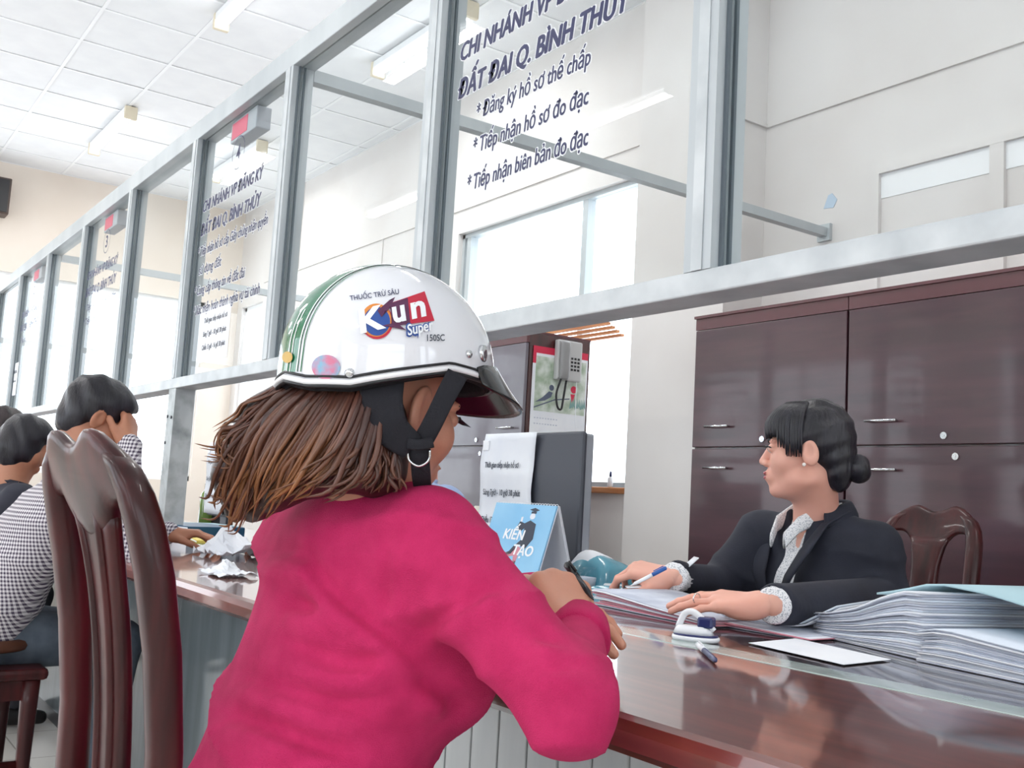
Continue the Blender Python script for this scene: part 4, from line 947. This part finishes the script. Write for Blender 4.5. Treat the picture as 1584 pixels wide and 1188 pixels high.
WISP = [[(440, 602, 1.17), (400, 636, 1.17), (368, 662, 1.17), (346, 668, 1.17), (338, 690, 1.17), (350, 706, 1.17)], [(430, 610, 1.17), (385, 650, 1.17), (362, 690, 1.17), (345, 702, 1.17), (318, 698, 1.17)],
        [(445, 600, 1.17), (410, 618, 1.17), (384, 628, 1.17), (372, 648, 1.17), (340, 672, 1.17)], [(420, 640, 1.165), (372, 690, 1.165), (352, 730, 1.165), (342, 770, 1.17), (330, 772, 1.17)],
        [(400, 650, 1.165), (366, 668, 1.165), (352, 695, 1.165), (362, 716, 1.165), (392, 720, 1.165)], [(410, 700, 1.15), (380, 760, 1.15), (362, 800, 1.155), (345, 800, 1.16)]]
for g in WISP:
    P0 = np.array(curve_pts([at(*p) for p in g], 18))
    for k in range(9): lock(list(P0+RNG.normal(0, .0045, 3)+RNG.normal(0, .006, 3)*np.linspace(0, 1, 18)[:, None]), RNG.uniform(.0012, .0030), RNG.uniform(.2, 1), RNG.uniform(.3, 1))
nb_ = len(hv); hv.extend([tuple(p) for p in v]); hfc.extend([tuple(int(i)+nb_ for i in t) for t in q]); tone.extend([C0*.8]*len(v))
ho = mesh_obj('hair', hv, hfc, 'brown_hair', wp, True)
ca = ho.data.color_attributes.new('tone', 'FLOAT_COLOR', 'POINT'); ca.data.foreach_set('color', np.concatenate([np.array(tone), np.ones((len(tone), 1))], 1).astype(np.float32).ravel())

# ------------------------------------------------------------------ helmet
HC = at(602, 572, 1.22); hm = frame(HC, (-.05, 1, -.05), (0, .05, 1))
RX, RY, RZ = .112, .132, .124
helm = wthing('motorcycle_helmet', HC, 'white half helmet with green stripe and logo sticker on the seated woman', 'helmet')
def rim(t):  # azimuth from the front; lower edge height
    a = abs(math.degrees((t+PI) % (2*PI)-PI)); return float(np.interp(a, [0, 30, 60, 85, 110, 135, 160, 180], [-.004, -.004, -.002, -.002, -.018, -.034, -.036, -.030]))
def dome(t, z):
    rz = RZ if z > 0 else .30; k = math.sqrt(max(0, 1-(z/rz)**2))
    return V(RX*k*math.sin(t), RY*k*math.cos(t), z)
def dome_patch(t0, t1, z0f, z1f, nt, nz, lift=0, wrap=False):
    v = []; f = []
    for j in range(nz+1):
        for i in range(nt+(0 if wrap else 1)):
            t = t0+(t1-t0)*i/nt; za, zb = z0f(t), z1f(t); s_ = j/nz; ang = s_*PI/2
            z = za+(zb-za)*math.sin(ang); p = dome(t, z); n_ = V(p[0]/RX**2, p[1]/RY**2, max(p[2], 0)/RZ**2); n_ /= np.linalg.norm(n_); v.append(p+n_*lift)
    m_ = nt if wrap else nt+1
    for j in range(nz):
        for i in range(nt): a, b = j*m_+i, j*m_+(i+1) % m_; f.append((a, b, b+m_, a+m_))
    return np.array(v), f
v, f = dome_patch(0, 2*PI, rim, lambda t: RZ-.00001, 96, 28, 0, True)
sh = mesh_obj('shell', xf(hm, v), f, 'helmet_white', helm, True); so = sh.modifiers.new('thick', 'SOLIDIFY'); so.thickness = .004; so.offset = 1
def strip(name, x0, x1, m, lift, y_of=None, a0=8, a1=176):
    """band running front to back over the crown between the lateral offsets x0 and x1"""
    n, k = 60, 6; v = []; f = []
    for i in range(n+1):
        a = math.radians(a0+(a1-a0)*i/n)     # 0 front, 180 back
        for j in range(k+1):
            x = x0+(x1-x0)*j/k; xx = x/RX; c_, s_ = math.cos(a), math.sin(a)
            r_ = math.sqrt(max(0, 1-xx*xx)); p = V(x, RY*r_*c_, RZ*r_*s_)
            n_ = V(p[0]/RX**2, p[1]/RY**2, p[2]/RZ**2); n_ /= np.linalg.norm(n_); v.append(p+n_*lift)
    zb = rim(PI)+.004
    if a1 > 170:
        for j in range(k+1):
            x = x0+(x1-x0)*j/k; t = PI-math.asin(x/RX); p = dome(t, zb); v.append(p+V(0, -lift, 0)+V(x-p[0], 0, 0)*0)
        n += 1
    for i in range(n):
        for j in range(k): a = i*(k+1)+j; f.append((a, a+1, a+k+2, a+k+1))
    return mesh_obj(name, xf(hm, np.array(v)), f, m, helm, True)
strip('green_stripe', -.025, .025, 'helmet_green', .0009)
strip('stripe_line', .029, .0305, 'helmet_green', .0010); strip('stripe_line', -.0305, -.029, 'helmet_green', .0010)
strip('stripe_edge', .0225, .0245, 'helmet_trim', .0014); strip('stripe_edge', .004, .006, 'helmet_trim', .0014, None, 158, 176); strip('stripe_edge', .011, .0125, 'helmet_trim', .0014, None, 158, 176)
def rim_tube(name, dz, r, m, out=0): 
    mb = MB(); pts = []
    for i in range(97):
        t = 2*PI*i/96; p = dome(t, rim(t)+dz); p = p*V(1+out, 1+out, 1); pts.append(xf(hm, p))
    mb.tube(pts, r, 8, False); return mb.obj(name, m, helm, True)
rim_tube('edge_trim', -.001, .0034, 'helmet_trim'); rim_tube('edge_line', .0048, .0016, 'black_plastic', .004); rim_tube('lower_binding', -.0052, .003, 'black_plastic', -.01)
# inside padding, ear flaps and straps
lin_ = MB(); pts = []
v = []; f = []; n = 48
for j, (k_, dz) in enumerate(((.985, .0), (.93, -.010), (.90, -.004), (.86, .02))):
    for i in range(n): t = 2*PI*i/n; p = dome(t, rim(t)); v.append(p*V(k_, k_, 1)+V(0, 0, dz))
for j in range(3):
    for i in range(n): a, b = j*n+i, j*n+(i+1) % n; f.append((a, b, b+n, a+n))
mesh_obj('lining', xf(hm, np.array(v)), f, 'black_web', helm, True)
# visor
v = []; f = []; n = 28
for j, (ext, dz, th) in enumerate(((0, .018, 0), (.008, .012, 0), (.022, -.006, 0), (.037, -.023, 0), (.041, -.028, 0))):
    for i in range(n+1):
        t = math.radians(-66+132*i/n); w_ = math.cos((t/math.radians(66))*PI/2)**.55 if abs(i-n/2) < n/2 else 0
        p = dome(t, max(-.004, .0+0)); o = V(math.sin(t)*.7, math.cos(t)+.12, 0); v.append(p*1.012+o*ext*(.22+.78*w_)+V(0, 0, dz*(.35+.65*w_)+(-.004 if j else 0)))
for j in range(4):
    for i in range(n): a = j*(n+1)+i; f.append((a, a+1, a+n+2, a+n+1))
vo = mesh_obj('visor', xf(hm, np.array(v)), f, 'visor_black', helm, True); so = vo.modifiers.new('thick', 'SOLIDIFY'); so.thickness = .003; so.offset = 0
def on_dome(px, py, lift=.001, n_=None):
    """point of the helmet shell under a pixel"""
    d = ray(px, py); o_ = hm[1].T@(CAMP-hm[0]); dl = hm[1].T@d; S = V(1/RX, 1/RY, 1/RZ)
    a_, b_, c_ = (dl*S)@(dl*S), (o_*S)@(dl*S), (o_*S)@(o_*S)-1; t = (-b_-math.sqrt(max(0, b_*b_-a_*c_)))/a_; p = o_+dl*t
    if p[2] < 0:
        S2 = V(1/RX, 1/RY, 1/.30); a_, b_, c_ = (dl*S2)@(dl*S2), (o_*S2)@(dl*S2), (o_*S2)@(o_*S2)-1; t = (-b_-math.sqrt(max(0, b_*b_-a_*c_)))/a_; p = o_+dl*t; S = S2
    nn = p*S*S; nn /= np.linalg.norm(nn); return xf(hm, p+nn*lift)
def decal(name, poly, m, lift):
    """filled shape on the shell, subdivided so that it follows the curve"""
    bm = bmesh.new(); vs = [bm.verts.new((x, y, 0)) for x, y in poly]; bm.faces.new(vs)
    bmesh.ops.triangulate(bm, faces=bm.faces[:])
    for _ in range(3): bmesh.ops.subdivide_edges(bm, edges=[e for e in bm.edges if e.calc_length() > 9], cuts=1, use_grid_fill=False); bmesh.ops.triangulate(bm, faces=bm.faces[:])
    bm.verts.index_update(); v = [on_dome(p.co.x, p.co.y, lift) for p in bm.verts]; f = [[p.index for p in q.verts] for q in bm.faces]; bm.free()
    return mesh_obj(name, v, f, m, helm, True)
def dtext(name, s, x, y, wd, h, m, lift, rot=0, bold=0, shear=0):
    v, f = text_mesh(s, bold, shear); x0, x1 = v[:, 0].min(), v[:, 0].max(); sx, sy = wd/(x1-x0), h/.7; c_, s_ = math.cos(rot), math.sin(rot)
    P = [((p[0]-x0)*sx, p[1]*sy) for p in v]
    return mesh_obj(name, [on_dome(x+a*c_-b*s_, y-(b*c_+a*s_), lift) for a, b in P], f, m, helm)
R15 = math.radians(13)
dtext('sticker_text', 'THUỐC TRỪ SÂU', 542, 466, 76, 7.5, 'navy_letter', .0012, math.radians(8), .01)
ell_ = lambda cx, cy, r: [(cx+r*.92*math.cos(2*PI*i/28), cy+r*math.sin(2*PI*i/28)) for i in range(28)]
decal('logo_ring', ell_(583, 498, 27), 'logo_red', .0010); decal('logo_ring', [(x, y) for x, y in ell_(582, 496, 25.5)], 'logo_orange', .0013); decal('logo_disc', ell_(583, 498, 22), 'logo_blue', .0016)
decal('logo_box', [(604, 470), (656, 452), (671, 497), (608, 505)], 'logo_red', .0016); decal('logo_box', [(603, 471), (630, 462), (634, 501), (606, 507)], 'logo_purple', .0019)
decal('logo_bolt', [(584, 482), (602, 466), (600, 473), (611, 461), (603, 478), (606, 471), (590, 492)], 'logo_purple', .0021); decal('logo_bolt', [(590, 505), (612, 500), (628, 512), (610, 508)], 'logo_purple', .0021)
dtext('logo_letter', 'K', 558, 516, 40, 34, 'white_letter', .0026, R15, .035, .1); dtext('logo_letter', 'u', 609, 500, 21, 33, 'white_letter', .0026, R15, .035, .1); dtext('logo_letter', 'n', 636, 494, 24, 33, 'white_letter', .0026, R15, .035, .1)
dtext('logo_subtitle_edge', 'Super', 628, 521, 45, 17, 'logo_blue', .0024, R15, .09, .2); dtext('logo_subtitle', 'Super', 630, 520, 41, 16, 'white_letter', .0030, R15, .02, .2)
dtext('sticker_text', '150SC', 660, 528, 27, 10, 'ink', .0014, math.radians(1), .012)
decal('hologram_sticker', [(505+22*math.cos(2*PI*i/24), 568+19*math.sin(2*PI*i/24)) for i in range(24)], 'holo', .0012)
decal('gold_sticker', [(447+8*math.cos(2*PI*i/16), 553+9*math.sin(2*PI*i/16)) for i in range(16)], 'sticker_gold', .0022)
for px, py, r_ in ((541, 577, .005), (724, 548, .0045), (746, 547, .010)):
    p = on_dome(px, py, .0); c_ = xf(hm, V(0, 0, .02)); nn = (p-c_)/np.linalg.norm(p-c_); MB().tube([p-nn*.002, p+nn*.003, p+nn*.0045], [r_, r_, r_*.5], 14).obj('rivet', 'chrome', helm, True)
def ribbon(name, pts, w, m, th=.003, twist=None):
    """flat strap through pixel+distance points"""
    P = curve_pts([at(*p) for p in pts], 18); rings = []
    for i, p in enumerate(P):
        T = P[min(i+1, 17)]-P[max(i-1, 0)]; T /= np.linalg.norm(T); vw = (CAMP-p); nrm = vw-T*(vw@T); nrm /= np.linalg.norm(nrm); s_ = np.cross(T, nrm); ww = w if not hasattr(w, '__len__') else float(np.interp(i/17, np.linspace(0, 1, len(w)), w))
        rings.append((p, s_*ww/2, nrm*th/2))
    return MB().loft(rings, 12, 4).obj(name, m, helm, True)
ribbon('chin_strap', [(708, 578, 1.132), (690, 612, 1.124), (669, 655, 1.118), (650, 690, 1.120)], [.024, .022, .022], 'black_web')
ribbon('ear_flap', [(590, 588, 1.118), (592, 625, 1.108), (604, 662, 1.106), (638, 692, 1.115)], [.050, .044, .040, .030], 'black_web', .005)
ribbon('chin_strap', [(648, 682, 1.117), (650, 715, 1.122), (652, 740, 1.135), (655, 762, 1.165)], [.026, .021, .021, .019], 'black_web')
ribbon('strap_keeper', [(630, 686, 1.112), (650, 688, 1.111), (670, 684, 1.113)], .012, 'black_web', .006)
MB().tube(curve_pts([at(630, 698, 1.114), at(633, 712, 1.114), at(648, 721, 1.114), at(663, 712, 1.114), at(665, 695, 1.114)], 20), .0014, 8).obj('d_ring', 'chrome', helm, True)

# ------------------------------------------------------------------ clerk in the navy jacket
ck = wthing('person', (-1.66, 2.22, 0), 'woman clerk in navy jacket seated behind the counter, looking left', 'person')
CN = V(-1.625, 2.065, 1.0)
CS_R, CS_L = V(-1.78, 2.045, .945), V(-1.497, 2.12, .938)
CE_R, CW_R = at(1112, 905, 2.56), onz(1046, 893, .845)
CE_L, CW_L = at(1372, 926, 2.40), onz(1200, 936, .838)
CTP = [(.46, -1.65, 2.19, .185, .14), (.62, -1.645, 2.17, .175, .135), (.76, -1.638, 2.14, .172, .13), (.86, -1.632, 2.11, .172, .122), (.93, -1.628, 2.09, .16, .10), (.97, -1.625, 2.078, .115, .078), (1.0, -1.625, 2.07, .07, .062)]
CANG = -.25+PI
jk = Field().torso(CTP, CANG, 0)
jk.cap(CN+V(0, .01, -.04), CS_R, .055, .054, .05).cap(CN+V(0, .01, -.04), CS_L, .055, .054, .05).cap(CS_R, CE_R, .062, .052, .03).cap(CE_R, CW_R, .050, .036, .02).cap(CS_L, CE_L, .057, .052, .03).cap(CE_L, CW_L, .052, .038, .02)
cf = V(math.sin(.25)*-1, -math.cos(.25), 0)   # the way her chest faces
jk.ell(V(-1.635, 2.11, .82)+cf*.085+V(-.07, 0, 0), (.075, .06, .07), .04).ell(V(-1.635, 2.11, .82)+cf*.085+V(.07, 0, 0), (.075, .06, .07), .04)
jk.fn(fold(.008, 24, (.4, .2, 1), 2.2), 0, 'add')
for W_, E_ in ((CW_R, CE_R), (CW_L, CE_L)): d = (W_-E_)/np.linalg.norm(W_-E_); jk.cap(W_+d*.052, W_+d*.10, .050, .05, .003, True)
A0, A1 = CN+cf*.085+V(0, 0, .02), CN+cf*.115+V(0, 0, -.22)
jk.cap(CN+V(0, 0, .0), CN+V(0, 0, .08), .058, .07, .004, True).cap(A0, A1, .056, .026, .004, True)
lo, hi = bbox([CS_R, CS_L, CE_R, CE_L, CW_R, CW_L, (-1.65, 2.2, .52)], .09); hi[1] = 2.36
v, q = jk.mesh(lo, hi, .0075); mesh_obj('jacket', v, q, 'jacket_navy', ck, True)
bl = Field().torso([(z, x, y, a-.010, b-.010) for z, x, y, a, b in CTP], CANG, 0).ell(V(-1.635, 2.11, .82)+cf*.08, (.12, .055, .065), .04)
bl.cap(CN+cf*.07+V(0, 0, .03), CN+cf*.085+V(0, 0, -.13), .045, .016, .004, True)
v, q = bl.mesh(np.array((-1.85, 1.9, .6)), np.array((-1.42, 2.25, 1.01)), .008); mesh_obj('blouse', v, q, 'blouse', ck, True)
rt = V(-math.cos(.25), math.sin(.25), 0)       # her right
for s in (-1, 1):
    MB().loft([(CN+rt*s*x+cf*y+V(0, 0, z), rt*.004+cf*.002, V(0, 0, .020)*1) for x, y, z in ((.052, -.03, .018), (.056, .03, .008), (.043, .085, -.022), (.026, .112, -.06))], 10, 2.5).obj('blouse_collar', 'blouse', ck, True)
    MB().loft([(CN+rt*s*x+cf*y+V(0, 0, z), rt*s*w_+cf*.004, cf*.005+V(0, 0, .001)) for x, y, z, w_ in ((.068, -.04, .018, .012), (.082, .04, -.015, .018), (.082, .095, -.08, .024), (.060, .122, -.14, .020), (.024, .128, -.21, .01))], 12, 2.5).obj('lapel', 'jacket_navy', ck, True)
    W_, E_ = (CW_R, CE_R) if s == 1 else (CW_L, CE_L); d = (W_-E_)/np.linalg.norm(W_-E_)
    MB().tube([W_-d*.02, W_+d*.012, W_+d*.016], [.0345, .034, .031], 22).obj('shirt_cuff', 'blouse', ck, True)
cp_ = curve_pts([V(x, y, z) for x, y, z in ((.080, .04, -.008), (.072, -.03, .016), (.042, -.075, .024), (0, -.086, .026), (-.042, -.075, .024), (-.072, -.03, .016), (-.080, .04, -.008))], 24)
MB().loft([(CN+rt*p[0]+cf*p[1]+V(0, 0, p[2]), (rt*p[0]+cf*p[1])/np.linalg.norm(p[:2])*.006, V(0, 0, .02)-(rt*p[0]+cf*p[1])*.12) for p in cp_], 12, 2.4).obj('jacket_collar', 'jacket_navy', ck, True)
CHO = at(1247, 697, 2.45); cfr = frame(CHO, (-.80, -.60, -.02), (0, 0, 1))
parts = [make_head(cfr, CN+V(0, 0, -.03), .049, .0035, jaw=1.12, cheek=1.18)]
pb_ = Field().torso([(z, x, y, a-.025, b-.022) for z, x, y, a, b in CTP[1:]], CANG, 0).cap(CS_R, CE_R, .045, .04, .03).cap(CE_R, CW_R, .038, .026, .02).cap(CS_L, CE_L, .045, .04, .03).cap(CE_L, CW_L, .038, .027, .02)
parts.append(pb_.mesh(lo, hi, .012))
HLt = onz(1062, 926, .835); parts.append(make_hand(CW_L+(HLt-CW_L)*.12, HLt-CW_L, V(.05, -.25, 1), False, curl=(.12, .22, .15), spread=.08, thumb=(.25, .2)))
HRt = onz(978, 898, .83); parts.append(make_hand(CW_R+(HRt-CW_R)*.12, HRt-CW_R+V(0, 0, .03), V(.35, -.3, 1), True, spread=.03, thumb=(.8, .4), curls=[(.6, .6, .4), (.8, .7, .4), (.95, .8, .5), (1.0, .9, .5)]))
v, q = join(parts); mesh_obj('body', v, q, 'skin_fair', ck, True)
eyes(cfr, ck); brows_lips(cfr, ck)
# hair with fringe and low bun
hr = Field().ell((0, -.022, .040), (.084, .100, .094), 0).ell((0, -.075, -.03), (.060, .045, .075), .03)
hr.ell((0, .085, -.045), (.085, .075, .085), .012, True)
for s in (-1, 1): hr.ell((s*.085, .026, -.066), (.035, .052, .060), .010, True)
hr.ell((0, .0, -.14), (.09, .10, .055), .01, True)
hr.fn(lambda X, Y, Z: .0014*np.sin(190*X+40*Z)+.0012*np.sin(150*Z+60*Y), 0, 'add')
v, q = hr.mesh((-.11, -.14, -.14), (.11, .12, .15), .0035); mesh_obj('hair', xf(cfr, v*HS), q, 'black_hair', ck, True)
mb = MB()
for k in range(80):
    a = math.radians(-96+192*k/79+random.uniform(-2, 2)); R_ = lambda e: V(.079*math.sin(a)*e, .012+.082*math.cos(a)*e, 0); hgt = .032-.006*random.random()-(.028 if abs(a) > .9 else 0)-(.02 if abs(a) > 1.15 else 0)
    mb.tube([xf(cfr, p*HS) for p in curve_pts([R_(.55)+V(0, -.01, .118), R_(.9)+V(0, 0, .09), R_(1.04)+V(0, .004, .06), R_(1.03)+V(0, .004, hgt)], 8)], [.007, .008, .0065, .0055, .005, .004, .003, .001], 6)
mb.obj('fringe', 'black_hair', ck, True)
bn = Field().ell((0, -.128, -.045), (.038, .030, .036), 0).ell((0, -.10, -.035), (.025, .03, .025), .02).fn(lambda X, Y, Z: .0016*np.sin(120*Z+70*X), 0, 'add')
v, q = bn.mesh((-.06, -.18, -.1), (.06, -.05, .02), .004); mesh_obj('hair_bun', xf(cfr, v*HS), q, 'black_hair', ck, True)
for s in (-1, 1):
    mb = MB().lathe([(.0048*math.sin(t), -.0048*math.cos(t)) for t in np.linspace(.05, PI-.05, 9)], (0, 0, 0), 12); mesh_obj('earring', xf(cfr, (np.array(mb.v)+V(s*.084, .002, -.040))*HS), mb.f, 'pearl', ck, True)
rg_ = onz(1078, 926, .838); MB().tube([rg_+.009*V(0, math.cos(t), math.sin(t)) for t in np.linspace(0, 2*PI, 17)], .0013, 6, False).obj('finger_ring', 'chrome', ck, True)
legs((V(-1.65, 2.18, 0), np.diag([-1., -1., 1.])), ck, 'dark_trousers', knee=.34)
pen(at(974, 907, 2.29), at(1031, 878, 2.275), 'white and blue pen in the clerk\'s writing hand', 'white_plastic', 'blue_plastic')

# ------------------------------------------------------------------ seated people farther along
def sitter(base, head_px, label, shirt, skin, hairm, lean, facing=0, ellow=None, hand_up=False, belt=True, trousers='jeans', down=.4, res=1.0, hscale=1.0, long=False):
    """person seated at the counter, facing +Y turned by `facing`; base is the hip centre"""
    p = wthing('person', (base[0], base[1], 0), label, 'person'); H_ = np.asarray(head_px, float)
    ca, sa = math.cos(facing), math.sin(facing); Rm = np.array([[ca, -sa, 0], [sa, ca, 0], [0, 0, 1]]); fw, rt_ = Rm[:, 1], Rm[:, 0]
    nb = H_-fw*.035-V(0, 0, .165); zt = nb[2]; b0 = V(base[0], base[1], .47)
    pr = []
    for t, a_, b_ in ((0, .18, .135), (.25, .17, .13), (.5, .175, .128), (.75, .185, .118), (.88, .17, .10), (.95, .12, .08), (1, .07, .065)):
        c = b0*(1-t)+nb*t; bow = fw*(-.03*math.sin(PI*t)); pr.append((.47+(zt-.47)*t, c[0]+bow[0], c[1]+bow[1], a_, b_))
    sr_, sl_ = nb+rt_*.165-V(0, 0, .055), nb-rt_*.165-V(0, 0, .055)
    er = sr_+fw*.16+rt_*.06-V(0, 0, .18); el = sl_+fw*.17-rt_*.05-V(0, 0, .18)
    if hand_up: wr_ = H_+fw*.075+rt_*.085-V(0, 0, .075); er = sr_+fw*.10+rt_*.05-V(0, 0, .17)
    else: wr_ = V(*(er+fw*.22-rt_*.08)[:2], .835)
    wl_ = V(*(el+fw*(.14 if hand_up else .22)+rt_*.10)[:2], .835)
    s = Field().torso(pr, facing, 0).cap(nb-V(0, 0, .04), sr_, .055, .062, .05).cap(nb-V(0, 0, .04), sl_, .055, .062, .05)
    for a, b, c in ((sr_, er, wr_), (sl_, el, wl_)): s.cap(a, b, .064, .052, .03).cap(b, c, .050, .036, .02)
    s.fn(fold(.008, 22, (.3, .1, 1), base[0]), 0, 'add').cap(nb+V(0, 0, .0), nb+V(0, .02, .09), .058, .07, .004, True)
    lo, hi = bbox([sr_, sl_, er, el, wr_, wl_, b0+rt_*.12-fw*.12, b0-rt_*.12, nb], .10); lo[2] = .50
    v, q = s.mesh(lo, hi, .010*res); mesh_obj('shirt', v, q, shirt, p, True)
    mb = MB(); mb.tube([nb+rt_*.058*math.cos(t)+fw*(.01+.056*math.sin(t))+V(0, 0, .012-.014*math.sin(t)) for t in np.linspace(0, 2*PI, 25)], .012, 8, False).obj('shirt_collar', shirt, p, True)
    fr_ = frame(H_, fw-V(0, 0, down), (0, 0, 1)); pa = [make_head(fr_, nb-V(0, 0, .03), .055, .006*res, jaw=1.1)]
    b2 = Field().torso([(z, x, y, a-.015, b-.015) for z, x, y, a, b in pr], facing, 0)
    for a, b, c in ((sr_, er, wr_), (sl_, el, wl_)): b2.cap(a, b, .05, .042, .03).cap(b, c, .04, .028, .02)
    pa.append(b2.mesh(lo, hi, .014))
    if hand_up: pa.append(make_hand(wr_, -rt_*.45+V(0, 0, 1)+fw*.05, rt_*.7+fw*.6, True, curl=(.5, .7, .5), h=.0045))
    else: pa.append(make_hand(wr_, fw-rt_*.3, V(0, 0, 1), True, curl=(.3, .4, .3), h=.0045))
    pa.append(make_hand(wl_, fw+rt_*.3, V(0, 0, 1), False, curl=(.3, .4, .3), h=.0045))
    v, q = join(pa); mesh_obj('body', v, q, skin, p, True); eyes(fr_, p); brows_lips(fr_, p, hairm, False)
    hr = Field().ell((0, -.020, .044), (.086, .104, .092), 0).ell((0, -.065, -.02), (.066, .05, .07), .03).ell((0, .035, .078), (.068, .062, .042), .03)
    if long: hr.ell((0, -.03, -.03), (.094, .10, .10), .03)
    hr.ell((0, .095, -.03), (.09, .062, .10), .01, True)
    for s_ in ((-1, 1) if not long else ()): hr.ell((s_*.09, .022, -.055), (.04, .062, .062), .01, True)
    if not long: hr.ell((0, -.02, -.13), (.1, .11, .055), .01, True)
    hr.fn(lambda X, Y, Z: .0022*np.sin(95*X+60*Z)+.002*np.sin(80*Z+90*Y), 0, 'add')
    v, q = hr.mesh((-.115, -.15, -.12), (.115, .125, .15), .005*res); mesh_obj('hair', xf(fr_, v*HS*hscale), q, hairm, p, True)
    if belt:
        z = .53; c = [np.interp(z, [r[0] for r in pr], [r[i] for r in pr]) for i in (1, 2, 3, 4)]
        mb = MB(); rings = [V(c[0], c[1], z-.012)+rt_*(c[2]+.006)*math.cos(t)+fw*(c[3]+.006)*math.sin(t) for t in np.linspace(0, 2*PI, 33)]; mb.tube(rings, .017, 8, False).obj('belt', 'belt', p, True)
    legs((V(base[0], base[1], 0), Rm), p, trousers, .013, knee=.385)
    return p
sitter((-3.34, .50), at(150, 648, 3.02), 'man in checked shirt leaning on the counter with a hand at his face', 'gingham', 'skin_man', 'black_hair', 0, 0, hand_up=True, down=.45)
sitter((-4.62, .50), at(40, 690, 4.15), 'dark-haired person bending over the counter behind the man in checks', 'dark_shirt', 'skin_man', 'black_hair', 0, 0, belt=False, trousers='dark_trousers', down=.5, res=1.3, long=True)
sitter((-5.75, .52), at(6, 668, 5.1), 'farthest seated person, only hair showing at the left edge', 'teal_cloth', 'skin_man', 'dark_hair', 0, 0, belt=False, trousers='dark_trousers', down=.4, res=1.3, long=True)
bb = at(640, 676, 3.4)
sitter((bb[0]-.02, bb[1]+.16), bb, 'clerk in light blue shirt half hidden behind the woman in pink', 'blue_shirt', 'skin_fair', 'dark_hair', 0, PI, belt=False, trousers='dark_trousers', down=.2, res=1.3)
oc = thing('office_chair', (float(bb[0])-.02, float(bb[1])+.28, 0), 'cream padded office chair behind the clerk in light blue', 'chair', None, PI)
MB().loft([((0, -.10-.0*z, z), (w_, 0, 0), (0, .03, 0)) for z, w_ in ((.50, .17), (.54, .21), (.8, .22), (.93, .2), (.97, .15))], 20, 3).obj('backrest', 'cream_chair', oc, True)
MB().box(-.22, .22, -.08, .36, .40, .46, .02).obj('seat', 'cream_chair', oc); MB().tube([(0, .12, .08), (0, .12, .4)], .03, 14).obj('column', 'black_plastic', oc)
for k in range(5):
    a = 2*PI*k/5; MB().tube([(0, .12, .09), (.26*math.cos(a), .12+.26*math.sin(a), .06)], [.022, .014], 8).obj('spoke', 'black_plastic', oc)
    MB().tube([(.26*math.cos(a)-.012*math.sin(a), .12+.26*math.sin(a)+.012*math.cos(a), .03), (.26*math.cos(a)+.012*math.sin(a), .12+.26*math.sin(a)-.012*math.cos(a), .03)], .029, 12).obj('castor', 'black_plastic', oc)
